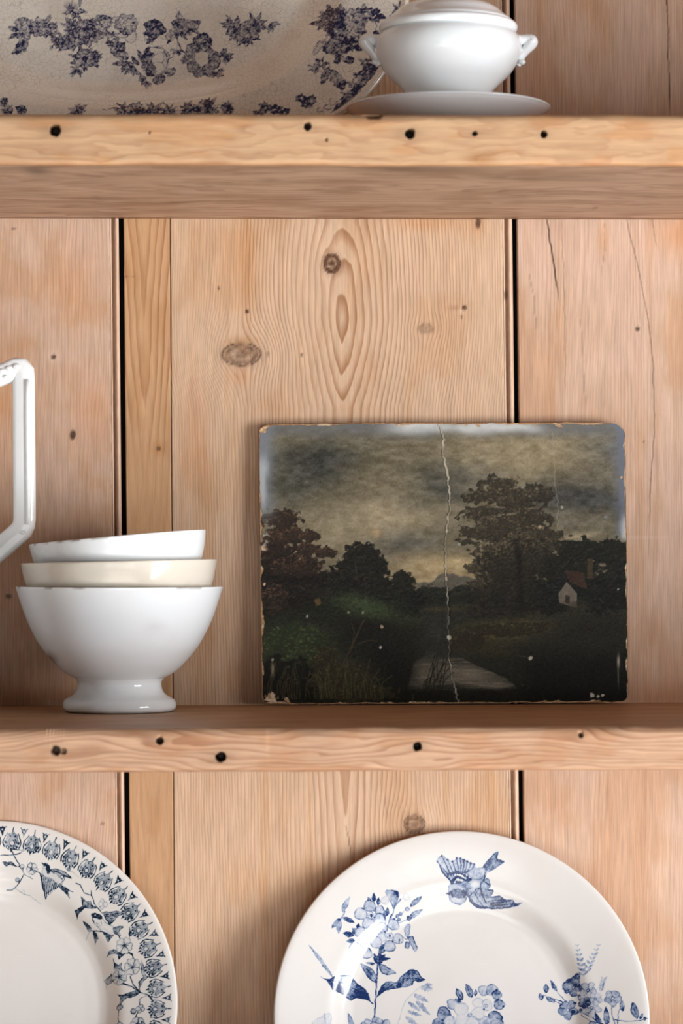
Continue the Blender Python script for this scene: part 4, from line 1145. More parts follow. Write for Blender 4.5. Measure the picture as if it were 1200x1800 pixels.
# --- right: birds and blossom in soft blue
def draw_right():
    c = Canvas(470, 1440, 1152, 2125, 1.5)
    A = lambda *p: [(740 + x / 6.0, 1480 + y / 6.0) for x, y in p]            # the bird
    B = lambda *p: [(540 + x / 5.0, 1550 + y / 5.0) for x, y in p]            # the tall spray
    E = lambda *p: [(740 + x / 2.927, 1640 + y / 2.927) for x, y in p]        # the lower sprays
    # bird
    c.shape(A((680, 240), (740, 170), (830, 88), (846, 110), (836, 165), (912, 190), (850, 240), (720, 306)), .5, .85, 1.3, hatch=.35, hang=.9, hper=2.2)
    c.shape(A((660, 420), (720, 360), (750, 395), (762, 445), (735, 470), (788, 478), (790, 520), (770, 545), (862, 545), (920, 576), (990, 585), (1030, 618), (1098, 616), (1040, 650), (900, 668), (700, 662), (620, 652), (560, 610), (530, 560), (600, 500)), .42, .8, 1.3, hatch=.25, hang=1.2, hper=2.4)
    for q in (((700, 400), (760, 440)), ((700, 470), (790, 490)), ((720, 560), (860, 548)), ((740, 590), (920, 580)), ((760, 615), (995, 590)), ((780, 638), (1040, 622))): c.stroke(A(*q), 1.6, 1.0, .85, curve=False)
    c.stroke(A((540, 565), (620, 645), (720, 655), (900, 660), (1095, 620)), 4.0, 1.5, .97); c.stroke(A((545, 580), (600, 620), (650, 640)), 5, 3, .97); c.stroke(A((600, 520), (650, 600), (690, 650)), 2.5, 2, .8)
    c.shape(A((420, 410), (560, 350), (700, 260), (718, 330), (665, 430), (600, 510), (540, 570), (470, 490)), .38, .7, 1.5, hatch=.3, hang=2.2, hper=2.6, grad=(740 + 590 / 6, 1480 + 430 / 6, .02, 8))
    c.shape(A((185, 185), (240, 125), (300, 165), (350, 185), (400, 150), (440, 155), (510, 185), (585, 215), (605, 255), (690, 250), (705, 300), (640, 380), (560, 360), (460, 300), (390, 300), (340, 410), (290, 350), (240, 280)), .30, .6, 1.3, hatch=.15, hang=.3)
    for q in ((188, 190), (240, 132), (298, 170), (350, 188), (395, 156), (438, 158), (478, 174), (512, 188), (550, 205), (584, 222)):
        c.stroke(A((310 + (q[0] - 188) * .5, 345 - (q[0] - 188) * .12), ((q[0] + 300) / 2 + (q[0] - 188) * .3, (q[1] + 330) / 2 - 10), q), 1.2, 1.4, .8)
        c.shape(circ(A(q)[0], 2.0), .85)
    c.stroke(A((195, 195), (240, 285), (300, 360), (355, 412)), 2.2, 2.6, .9)
    for k in range(9):
        t = k / 8; x = 305 + t * 235; y = 345 - 60 * sin(pi * (t * .8 + .12)) + t * 45; c.shape(circ(A((x, y))[0], 2.6), .88)
    c.stroke(A((345, 405), (395, 350), (450, 365), (525, 385)), 5.5, 3, .8); c.stroke(A((395, 400), (450, 410), (500, 470)), 5, 4, .6); c.stroke(A((430, 330), (480, 350), (540, 365)), 2, 2, .05)
    c.shape(A((315, 430), (400, 415), (490, 468), (512, 540), (480, 600), (430, 626), (360, 602), (315, 550)), .26, .6, 1.5, hatch=.2, hang=2.0)
    c.shape(A((330, 490), (390, 468), (470, 490), (495, 525), (450, 560), (370, 545)), .48, .75, 1.3, hatch=.2); c.stroke(A((328, 495), (355, 545)), 2.8, 2, .97); c.stroke(A((470, 485), (495, 515), (480, 545)), 3, 2, .9)
    c.shape(A((322, 505), (276, 512), (322, 528)), .7, .9, 1.2); c.stroke(A((320, 570), (380, 605), (460, 612)), 1.5, 1.5, .55)
    c.stroke(A((705, 300), (690, 380), (655, 420), (665, 500), (720, 610)), 2.2, 2.2, .85); c.stroke(A((610, 470), (570, 505), (530, 540)), 2.5, 2.5, .7)
    # tall spray
    c.stroke(B((800, 1220), (850, 1050), (920, 960), (1000, 890), (1090, 862)), 1.4, 1.0, .40)
    for p, q, w in (((1000, 895), (1112, 905), 60), ((1040, 870), (1110, 870), 34), ((940, 955), (1075, 1020), 50), ((890, 1020), (1000, 1098), 36), ((960, 1010), (1082, 1130), 44), ((880, 1100), (1015, 1142), 40), ((865, 1145), (985, 1235), 46)):
        c.leaf(*B(p, q), w / 5, .33, .42, serr=.25, vein=False, hatch=.2)
    c.stroke(B((745, 260), (690, 420), (640, 560), (612, 850), (592, 1165)), 2.2, 2.8, .8)
    c.shape(B((5, 555), (60, 600), (150, 700), (225, 822), (190, 800), (100, 690)), .50, .62, 1.5, hatch=.1)
    c.shape(B((110, 820), (180, 842), (250, 810), (370, 790), (430, 850), (520, 920), (555, 1000), (585, 1042), (540, 1012), (430, 990), (380, 1012), (300, 960), (230, 930), (200, 880)), .50, .9, 1.8, hatch=.3, hang=.8, grad=(540 + 500 / 5, 1550 + 980 / 5, .95, 11))
    c.stroke(B((180, 842), (320, 870), (450, 930), (580, 1040)), 1.6, 1.6, .92); c.shape(B((165, 845), (235, 880), (225, 935), (200, 900)), .92); c.shape(B((270, 890), (350, 905), (345, 925), (280, 915)), .75, .85)
    c.shape(B((610, 982), (655, 880), (720, 838), (790, 850), (830, 790), (930, 733), (985, 750), (1010, 800), (1052, 825), (990, 846), (945, 838), (930, 872), (850, 892), (800, 902), (720, 912), (650, 950)), .48, .82, 1.6, hatch=.3, hang=2.3, grad=(540 + 640 / 5, 1550 + 930 / 5, .9, 8))
    c.stroke(B((615, 975), (720, 890), (860, 815), (1040, 825)), 1.6, 1.0, .9); c.shape(B((790, 890), (800, 850), (860, 820), (840, 870)), .85)
    c.leaf(*B((616, 852), (468, 688)), 16, .5, .85, bend=.05); c.leaf(*B((630, 690), (785, 766)), 15, .5, .85, bend=.12); c.leaf(*B((600, 690), (515, 678)), 5, .5, .6)
    for p, q, w in (((620, 690), (590, 595), 9), ((625, 690), (650, 590), 12), ((630, 690), (690, 600), 8), ((640, 650), (735, 636), 5), ((640, 600), (690, 510), 12)): c.leaf(*B(p, q), w, .6, .8)
    # left trumpet
    c.leaf(*B((305, 262), (372, 125)), 9, .32, .6); c.leaf(*B((305, 305), (416, 345)), 8, .45, .75); c.leaf(*B((285, 320), (212, 402)), 9, .42, .65); c.leaf(*B((290, 325), (268, 445)), 10, .35, .65); c.stroke(B((330, 255), (290, 335)), 2.5, 2.5, .6)
    # buds
    for p, q, w in (((410, 455), (312, 440), 10), ((440, 440), (390, 395), 10), ((445, 400), (455, 355), 8), ((420, 500), (345, 510), 8), ((560, 165), (535, 125), 7), ((592, 160), (588, 85), 8), ((628, 190), (635, 125), 8), ((700, 280), (712, 205), 8), ((690, 310), (670, 240), 6)):
        c.leaf(*B(p, q), w, .52, .85)
    for p, q, w in (((910, 190), (1022, 104), 9), ((905, 285), (1028, 206), 10)): c.leaf(*B(p, q), w, .32, .75)
    c.stroke(B((745, 310), (830, 260), (885, 210)), 1.6, 1.4, .6); c.stroke(B((770, 350), (840, 320), (905, 285)), 1.6, 1.4, .55); c.shape(circ(B((888, 212))[0], 4), .55, .8); c.shape(circ(B((900, 288))[0], 4), .55, .8)
    for p in ((800, 270), (815, 300), (775, 330), (805, 350), (830, 255)): c.shape(circ(B(p)[0], 3.2), .5, .8)
    c.shape(B((695, 62), (750, 58), (805, 66), (818, 120), (790, 170), (765, 225), (745, 180), (700, 112)), .34, .7, 1.4, hatch=.25, grad=(540 + 795 / 5, 1550 + 85 / 5, .7, 7)); c.stroke(B((835, 130), (780, 200), (735, 320)), 2.4, 1.8, .6)
    c.shape(circ(B((878, 112))[0], 6.5, .9), .06, .35, 1.2); c.shape(circ(B((690, 150))[0], 8, .85), .14, .42, 1.3)
    def bloom(cc, petals, fill=.26, edge=.72):
        for (x, y, r) in petals:
            p = B((x, y))[0]; ctr = B(cc)[0]
            c.shape([(p[0] + r * cos(t) * (1 + .10 * sin(3 * t)), p[1] + r * sin(t) * (1 + .08 * cos(2 * t))) for t in np.linspace(0, 2 * pi, 11)[:-1]], fill, edge, 1.5, hatch=.10, hang=math.atan2(y - cc[1], x - cc[0]) + pi / 2, grad=(ctr[0], ctr[1], .55, 5))
        p = B(cc)[0]
        for k in range(12):
            t = 2 * pi * k / 12; c.stroke([(p[0] + cos(t) * 5, p[1] + sin(t) * 5), (p[0] + cos(t) * 8.5, p[1] + sin(t) * 8.5)], 1.0, .5, .6, curve=False)
        c.shape(circ(p, 5.4), .02, .7, 1.3); c.shape(circ(p, 2.2, 1.3), .75, .9, 1)
    bloom((565, 280), ((472, 268, 11.5), (552, 200, 11), (640, 235, 9), (640, 310, 11), (540, 345, 11)))
    bloom((730, 440), ((765, 345, 10.5), (665, 375, 9.5), (655, 460, 9), (730, 530, 11), (805, 465, 10)))
    bloom((520, 505), ((470, 425, 11), (580, 410, 11), (610, 500, 11), (520, 595, 11), (430, 570, 13)))
    c.shape(B((880, 340), (915, 345), (912, 420), (880, 450), (860, 400)), .22, .55, 1.4, hatch=.15); c.stroke(B((840, 440), (880, 470), (900, 460)), 1.3, 1.3, .7)
    c.shape(B((890, 450), (940, 440), (960, 500), (978, 550), (955, 580), (930, 540), (910, 500)), .34, .8, 1.4, hatch=.2); c.shape(B((880, 490), (910, 500), (905, 545), (862, 540)), .5, .85, 1.3); c.stroke(B((815, 470), (812, 500)), 3, 2, .9)
    # cluster at the foot of the stem and ghost leaves
    for x, y, r in ((600, 1185, 8), (540, 1210, 9), (650, 1210, 10), (700, 1215, 9), (500, 1235, 9), (600, 1240, 11), (560, 1275, 12), (650, 1280, 12), (710, 1270, 10)): c.shape(circ(B((x, y))[0], r, .85), .28, .6, 1.6, hatch=.15)
    c.leaf(*B((720, 1330), (770, 1215)), 12, .6, .9); c.shape(B((40, 1230), (100, 1180), (190, 1130), (210, 1170), (190, 1260), (60, 1290)), .10, .42, 1.2, hatch=.2, hper=4); c.shape(B((355, 1115), (400, 1180), (425, 1260), (400, 1300), (365, 1220)), .42, .55, 1.4)
    c.stroke(B((150, 1140), (160, 1250)), 1.2, 1, .45); c.stroke(B((190, 1150), (140, 1230)), 1.2, 1, .4)
    # bottom middle hydrangea
    for p, q, w in (((222, 325), (186, 264), 12), ((268, 310), (238, 240), 12), ((285, 305), (290, 268), 7), ((215, 340), (180, 318), 8)): c.leaf(*E(p, q), w, .5, .9)
    for x, y, r, f in ((330, 275, 10, .25), (372, 272, 11, .35), (398, 298, 9, .5), (410, 348, 10, .4), (165, 345, 10, .3), (120, 390, 12, .45), (95, 450, 13, .5), (150, 430, 11, .22), (385, 415, 13, .5), (400, 450, 12, .4), (330, 440, 13, .35), (345, 350, 11, .15), (300, 340, 10, .05),
                       (210, 372, 13, .12), (300, 392, 12, .08), (215, 430, 13, .1), (270, 445, 13, .12), (340, 500, 14, .3), (240, 500, 15, .2), (160, 490, 14, .3), (280, 560, 15, .3), (190, 560, 15, .35), (100, 520, 13, .4)):
        c.shape([(E((x, y))[0][0] + r * cos(t) * (1 + .12 * sin(3 * t + x)), E((x, y))[0][1] + r * .95 * sin(t)) for t in np.linspace(0, 2 * pi, 11)[:-1]], f, f + .35, 1.7, hatch=.12, hang=x)
    for p in ((255, 400), (340, 355)): c.shape(circ(E(p)[0], 4), .1, .8, 1.3); c.shape(circ(E(p)[0], 1.4), .8)
    for p in ((395, 275), (432, 358), (410, 290), (210, 320), (330, 372)): c.shape(circ(E(p)[0], 2), .9)
    # right spray with its pale fern
    for p0, p1 in (((850, 235), (815, 60)), ((850, 215), (925, 65)), ((930, 300), (950, 230))):
        c.stroke(E(p0, ((p0[0] + p1[0]) / 2 + 3, (p0[1] + p1[1]) / 2), p1), 1.1, .8, .30)
        for k in range(7):
            t = .15 + .85 * k / 6; x = p0[0] + (p1[0] - p0[0]) * t; y = p0[1] + (p1[1] - p0[1]) * t; L = 30 * (1 - .6 * t) if p1[1] < 200 else 16
            for s in (-1, 1): c.leaf(*E((x, y), (x + s * L, y - L * .75)), 4.0 if L > 16 else 2.2, .40, .50, serr=.3, vein=False, hatch=.2)
    for q in (((935, 470), (880, 420), (800, 380), (700, 330)), ((770, 350), (735, 310), (705, 275)), ((790, 360), (700, 320), (640, 300)), ((935, 470), (850, 380), (810, 300)), ((1000, 470), (985, 400), (990, 350)), ((1010, 470), (1020, 400), (1040, 370)), ((1000, 440), (1080, 452), (1170, 440)), ((940, 460), (880, 440), (830, 405))):
        c.stroke(E(*q), 1.7, 1.0, .78)
    def pb(ctr, r, fill, edge, n=5, rot=.3):
        p = E(ctr)[0]
        for k in range(n):
            t = rot + 2 * pi * k / n; q = (p[0] + cos(t) * r * .62, p[1] + sin(t) * r * .62)
            c.shape(circ(q, r * .5, .95), fill, edge, 1.4, hatch=.15, hang=t)
        c.shape(circ(p, r * .2), .15, .9, 1.2)
    pb((795, 262), 15, .52, .85); pb((868, 285), 14, .22, .6); pb((885, 375), 15, .2, .55); pb((765, 375), 16, .42, .75); pb((990, 330), 14, .38, .75); pb((905, 330), 11, .22, .5); pb((850, 345), 10, .5, .8)
    c.shape(circ(E((805, 225))[0], 9), .6, .85, 1.6); c.shape(circ(E((765, 255))[0], 9), .55, .8, 1.6)
    for p, q, w in (((655, 290), (655, 240), 10), ((710, 280), (678, 222), 8), ((640, 305), (612, 310), 12), ((690, 330), (655, 310), 9), ((960, 470), (955, 372), 11), ((1110, 440), (1088, 354), 13), ((1040, 400), (1035, 340), 9), ((700, 325), (680, 335), 7), ((1125, 440), (1140, 415), 6), ((905, 450), (860, 470), 14), ((930, 470), (900, 400), 8)):
        c.leaf(*E(p, q), w, .42, .85)
    for p in ((822, 310), (830, 380), (800, 345), (845, 365), (790, 385), (1150, 440)): c.shape(circ(E(p)[0], 3), .75, .9)
    # further sprays round the hidden lower half
    rs = np.random.RandomState(5)
    for (x, y) in ((560, 1900), (650, 2010), (800, 2050), (960, 2000), (1060, 1880), (700, 1880), (930, 1870)):
        for k in range(5): a = rs.rand() * 6.3; c.leaf((x, y), (x + cos(a) * 45, y + sin(a) * 45), 14, .45, .85)
        c.flower((x, y), 24, rot=rs.rand())
    return c
blue_print = glaze_mat('blue_printed_earthenware', lin4(214, 212, 209), lin4(112, 142, 182), lin4(28, 46, 90), stain=lin4(206, 199, 188), stain_amt=.25, rough=.11, ink_mul=1.25)
dinner_plate('dinner_plate', 811, 1784, 331, .045, 18, draw_right(), blue_print, (-8, 188), 'white plate printed with a soft blue flying bird and flower sprays', .985, 1050, 235, .10)

# --- left: toothed border, swallows and blossom in slate blue
def draw_left(cx, cy, R, fore):
    c = Canvas(cx - R - 4, cy - R - 4, cx + R + 6, cy + R + 6, 1.5)
    A = lambda *p: [(x / 3.75, 1420 + y / 3.75) for x, y in p]
    B = lambda *p: [(x / 3.75, 1600 + y / 3.75) for x, y in p]
    def frame(a, r):
        ca, sa = cos(a), sin(a); ox, oy = cx + r * ca, cy - r * sa * fore
        return lambda *p: [(ox + (S * v * ca - SU * u * sa), oy - (S * v * sa + SU * u * ca) * fore) for u, v in p]
    S = 1.14; SU = 1.02
    n = 51; step = 2 * pi / n; ph = radians(83.8)
    for k in range(n):
        f = frame(ph + k * step, R * .893); q = 1.0
        if abs(((k * step + ph + pi) % (2 * pi)) - pi) > 2.2: pass
        c.shape(f((0, 17), (-3, 12), (-9, 10), (-10, 4), (-13, -2), (-9, -8), (-4, -10), (0, -15), (4, -10), (9, -8), (13, -2), (10, 4), (9, 10), (3, 12)), .42, .78, 1.1, hatch=.1, curve=False)
        c.shape(f((0, 1), (-3.4, -1), (-4, -5), (0, -8), (4, -5), (3.4, -1)), .22, .95, 1.3)
        for s in (-1, 1):
            c.stroke(f((s * 9, 12), (s * 13.5, 5), (s * 15.5, -3), (s * 13, -10)), 1.5, 2.2, .97)
            c.shape(f((s * 14, -1), (s * 8, -3), (s * 12, -6)), .95, curve=False); c.shape(f((s * 12, -8), (s * 6.5, -7), (s * 9, -12)), .95, curve=False); c.shape(f((s * 8, -11), (s * 3.5, -9), (s * 4.5, -15)), .97, curve=False)
            c.stroke(f((s * 5, 2), (s * 7, -3), (s * 5.5, -7)), 1.3, 1.3, .9)
            c.shape(circ(f((s * 4.5, 7.5))[0], 1.5), .95)
        c.shape(f((-2.5, -12), (0, -18), (2.5, -12)), .97, curve=False); c.stroke(f((0, 17), (0, 21)), 2.2, 1.5, .95)
        g = frame(ph + (k + .5) * step, R * .938)
        c.shape(g((-5.5, 7), (5.5, 7), (4, 3), (1.8, -1), (0, -7), (-1.8, -1), (-4, 3)), .80, .98, 1.2, curve=False)
        c.stroke(g((-6.5, 8), (-2, 5), (0, 7.5), (2, 5), (6.5, 8)), 1.6, 1.6, .95, curve=False); c.shape(circ(g((0, 3))[0], 1.3), .1)
    def twig(Z, pts, w0=1.8, w1=1.0, tone=.92): c.stroke(Z(*pts), w0, w1, tone, curve=False)
    # twigs upper left
    twig(A, ((-40, 300), (30, 300), (90, 290), (150, 252))); twig(A, ((25, 262), (60, 265), (110, 268), (75, 295))); twig(A, ((28, 262), (60, 320), (95, 375), (120, 425), (180, 452)), 2.2, 1.0)
    twig(A, ((120, 425), (95, 465), (55, 505), (40, 515), (0, 520)), 1.8, 1.4); twig(A, ((55, 505), (120, 545), (165, 560), (230, 610)), 1.4, .6, .6); twig(A, ((95, 375), (40, 365), (0, 350)), 1.6, 1.4)
    c.leaf(*A((10, 345), (60, 365)), 6, .6, .9); c.leaf(*A((20, 365), (-30, 345)), 8, .6, .9)
    c.flower(A((172, 388))[0], 10.5, rot=.4, fill=.10, edge=.75, ring=False); c.shape(circ(A((172, 388))[0], 2.5), .75, .9); c.shape(circ(A((105, 372))[0], 4), .15, .8, 1.1)
    c.stroke(A((190, 400), (225, 420), (245, 450)), 2, 1.6, .9); c.shape(circ(A((75, 458))[0], 4.2), .4, .9, 1.2); c.stroke(A((110, 385), (115, 400)), 1.4, 1, .8); c.shape(circ(A((113, 530))[0], 3.4), .06, .4, 1.0)
    # first swallow
    c.shape(A((242, 440), (255, 530), (265, 582), (285, 540), (350, 512), (352, 480), (300, 450), (270, 435)), .34, .9, 1.2, hatch=.3, hang=.2, hper=2.2)
    for k in range(8): t = k / 7; c.stroke(A((255 + 70 * t, 445 + 25 * t), (262 + 85 * t, 570 - 58 * t)), 1.2, 1.4, .92)
    c.stroke(A((232, 425), (246, 500), (265, 578)), 3.2, 1.4, .97)
    c.shape(A((300, 395), (340, 392), (385, 405), (420, 430), (445, 456), (400, 445), (370, 438), (385, 460), (345, 440), (315, 420)), .35, .9, 1.2, hatch=.3, hang=1.2); c.stroke(A((320, 405), (380, 428), (440, 455)), 1.6, 1.2, .95)
    c.shape(A((240, 390), (262, 352), (290, 370), (305, 405), (355, 440), (385, 470), (372, 500), (345, 490), (300, 455), (260, 440), (240, 420)), .16, .65, 1.1, hatch=.15)
    c.shape(A((240, 350), (268, 358), (292, 378), (298, 410), (280, 425), (268, 395), (250, 372)), .92, .97, 1.1); c.shape(circ(A((262, 378))[0], 1.5), .1); c.shape(A((232, 350), (246, 348), (246, 362)), .9, curve=False)
    c.shape(A((362, 482), (400, 510), (458, 546), (420, 540), (432, 584), (395, 545), (355, 505)), .62, .95, 1.3, hatch=.3, hang=2.2); c.stroke(A((372, 495), (425, 560)), 1.8, 1.4, .95); c.stroke(A((380, 430), (392, 460), (372, 480)), 1.3, 1.2, .85)
    c.stroke(A((405, 395), (430, 405), (460, 425), (490, 450)), 1.2, .6, .45); c.shape(circ(A((422, 398))[0], 3.6), .55, .8, 1.1)
    # twig and leaf between the birds
    twig(A, ((470, 488), (500, 500), (525, 550), (578, 570), (600, 625), (650, 685)), 1.8, 1.8); twig(A, ((578, 570), (576, 535)), 2, 1)
    c.shape(A((505, 570), (545, 605), (572, 600), (580, 628), (625, 650), (580, 655), (530, 650), (490, 685), (482, 722), (470, 680), (460, 660), (500, 645), (518, 635)), .68, .92, 1.2, hatch=.25, curve=False)
    for q in ((650, 612), (672, 632), (648, 640), (640, 625)): c.shape(circ(A(q)[0], 4.2, 1.2), .08, .6, 1.1)
    # second swallow (drawn on the lower sheet)
    c.shape(B((655, 5), (700, 2), (760, 0), (795, 15), (760, 35), (740, 60), (700, 90), (690, 70), (670, 40)), .40, .92, 1.2, hatch=.35, hang=.9, hper=2.3)
    for k in range(6): c.stroke(B((662 + 8 * k, 22 + 12 * k), (790 - 16 * k, 12 + 15 * k)), 1.2, 1.2, .9)
    c.shape(B((580, 20), (600, 8), (640, 25), (655, 45), (690, 80), (730, 100), (735, 130), (700, 145), (655, 130), (610, 90), (590, 55)), .08, .75, 1.2, hatch=.12)
    c.shape(B((574, 18), (602, 6), (645, 25), (648, 48), (620, 45), (592, 36)), .92, .97, 1.1); c.shape(B((575, 20), (590, 45), (598, 70), (586, 55)), .9); c.shape(circ(B((604, 22))[0], 1.3), .1)
    c.shape(B((655, 130), (700, 150), (735, 150), (715, 175), (695, 200), (675, 165)), .72, .95, 1.2, hatch=.2); c.shape(B((728, 105), (775, 95), (798, 105), (770, 130), (780, 160), (745, 150), (730, 130)), .55, .92, 1.2, hatch=.3)
    for q in (((640, 45), (648, 90)), ((690, 130), (720, 125)), ((665, 110), (690, 122)), ((615, 70), (640, 100))): c.stroke(B(*q), 1.1, .9, .55)
    # little dark leaf left of it
    c.shape(B((515, 50), (560, 80), (580, 105), (560, 125), (540, 95)), .75, .95, 1.2); c.stroke(B((575, 118), (620, 125), (655, 130)), 1.8, 1.8, .9); c.stroke(B((575, 118), (555, 140), (540, 175)), 1.2, .8, .7)
    c.shape(B((585, 130), (605, 140), (628, 165), (605, 210), (598, 170)), .5, .85, 1.2, hatch=.3, curve=False); c.leaf(*B((590, 125), (628, 175)), 6, .6, .85)
    # blossom spray
    twig(B, ((765, 160), (785, 190), (800, 220)), 2.2, 1.8); twig(B, ((840, 108), (845, 150), (838, 180)), 1.4, 1.4); c.shape(circ(B((847, 152))[0], 4), .6, .9, 1.2)
    twig(B, ((810, 265), (860, 280), (868, 320)), 2.2, 2.2); twig(B, ((805, 235), (830, 262), (862, 292)), 2, 1.6)
    c.shape(B((682, 295), (700, 258), (735, 245), (790, 262), (815, 280), (770, 315), (760, 280), (720, 275)), .72, .95, 1.2, hatch=.2, curve=False)
    c.shape(B((728, 300), (745, 335), (768, 350), (790, 330), (785, 365), (805, 390), (770, 378), (735, 382), (735, 340)), .62, .92, 1.2, hatch=.25, curve=False)
    c.flower(B((805, 225))[0], 15, rot=.2, fill=.10, edge=.72, ring=False); c.flower(B((862, 365))[0], 15, rot=.7, fill=.12, edge=.72, ring=False); c.flower(B((775, 430))[0], 14, rot=.1, fill=.2, edge=.75, ring=False)
    for p in ((805, 225), (862, 368), (775, 430)):
        q = B(p)[0]; c.shape(circ(q, 2.2), .85)
        for k in range(9): t = 2 * pi * k / 9; c.stroke([q, (q[0] + 8 * cos(t), q[1] + 8 * sin(t))], 1.1, .6, .8, curve=False)
    c.shape(B((665, 440), (695, 425), (720, 395), (725, 440), (750, 440), (720, 465), (690, 470), (682, 500), (684, 465)), .5, .92, 1.2, hatch=.3, curve=False)
    twig(B, ((850, 430), (870, 480), (920, 535), (975, 555), (1010, 600)), 2, 2.6); twig(B, ((800, 470), (860, 495), (920, 535)), 2.2, 2.2); twig(B, ((920, 535), (905, 470), (930, 440)), 1.8, 1.2)
    c.shape(B((922, 325), (945, 375), (950, 420), (972, 435), (935, 470), (912, 520), (905, 465), (935, 440), (922, 400)), .4, .9, 1.2, hatch=.25, curve=False)
    c.shape(B((758, 538), (800, 545), (850, 530), (900, 515), (920, 535), (880, 560), (830, 570), (800, 592), (785, 560)), .5, .92, 1.2, hatch=.3, curve=False); c.stroke(B((770, 545), (850, 550), (915, 535)), 1.3, 1.3, .9)
    twig(B, ((785, 560), (790, 600), (778, 630), (770, 690), (785, 745)), 1.8, 1.4); c.shape(circ(B((780, 625))[0], 5.5), .45, .9, 1.3); c.shape(circ(B((785, 742))[0], 6), .3, .85, 1.3); c.leaf(*B((780, 610), (795, 570)), 5, .6, .9)
    twig(B, ((960, 560), (925, 572), (910, 585)), 1.4, 1.2); twig(B, ((915, 590), (918, 640), (890, 690), (890, 760)), 2.2, 2.0); c.shape(circ(B((875, 655))[0], 5, 1.2), .6, .95, 1.3)
    for q in ((925, 625), (935, 645), (915, 655), (905, 640)): c.shape(circ(B(q)[0], 4.4), .25, .85, 1.1)
    c.flower(B((905, 740))[0], 13, rot=.5, fill=.2, edge=.8, ring=False); c.leaf(*B((930, 720), (960, 770)), 8, .6, .9); c.leaf(*B((905, 735), (880, 790)), 8, .6, .9)
    # the same spray again round the rest of the rim
    rs = np.random.RandomState(3)
    for k in range(26):
        a = radians(-22 - k * 8.6); r = R * (.72 + .05 * sin(k * 2.1)); x, y = cx + r * cos(a), cy - r * sin(a) * fore
        if k % 3 == 0: c.flower((x, y), 14, rot=rs.rand(), fill=.12, edge=.75, ring=False); c.shape(circ((x, y), 2.2), .85)
        t = a + pi / 2 + (rs.rand() - .5); c.leaf((x, y), (x + 26 * cos(t), y - 26 * sin(t)), 9, .6, .92, serr=.25); c.leaf((x, y), (x - 22 * cos(t - .5), y + 22 * sin(t - .5)), 8, .6, .92, serr=.25)
        c.stroke([(x, y), (x + 16 * cos(t + 1), y - 16 * sin(t + 1))], 1.6, 1.2, .9)
    return c
slate_print = glaze_mat('slate_blue_printed_earthenware', lin4(219, 217, 213), lin4(120, 142, 162), lin4(24, 38, 56), stain=lin4(208, 200, 187), stain_amt=.25, rough=.10, ink_mul=1.12)
LCX, LCY, LR = -22, 1768, 334
dinner_plate('dinner_plate', LCX, LCY, LR, .040, 18, draw_left(LCX, LCY, LR, .985), slate_print, (-14, 108), 'white plate with toothed slate-blue border, swallows and blossom twigs', .985, 760, 190, .50)

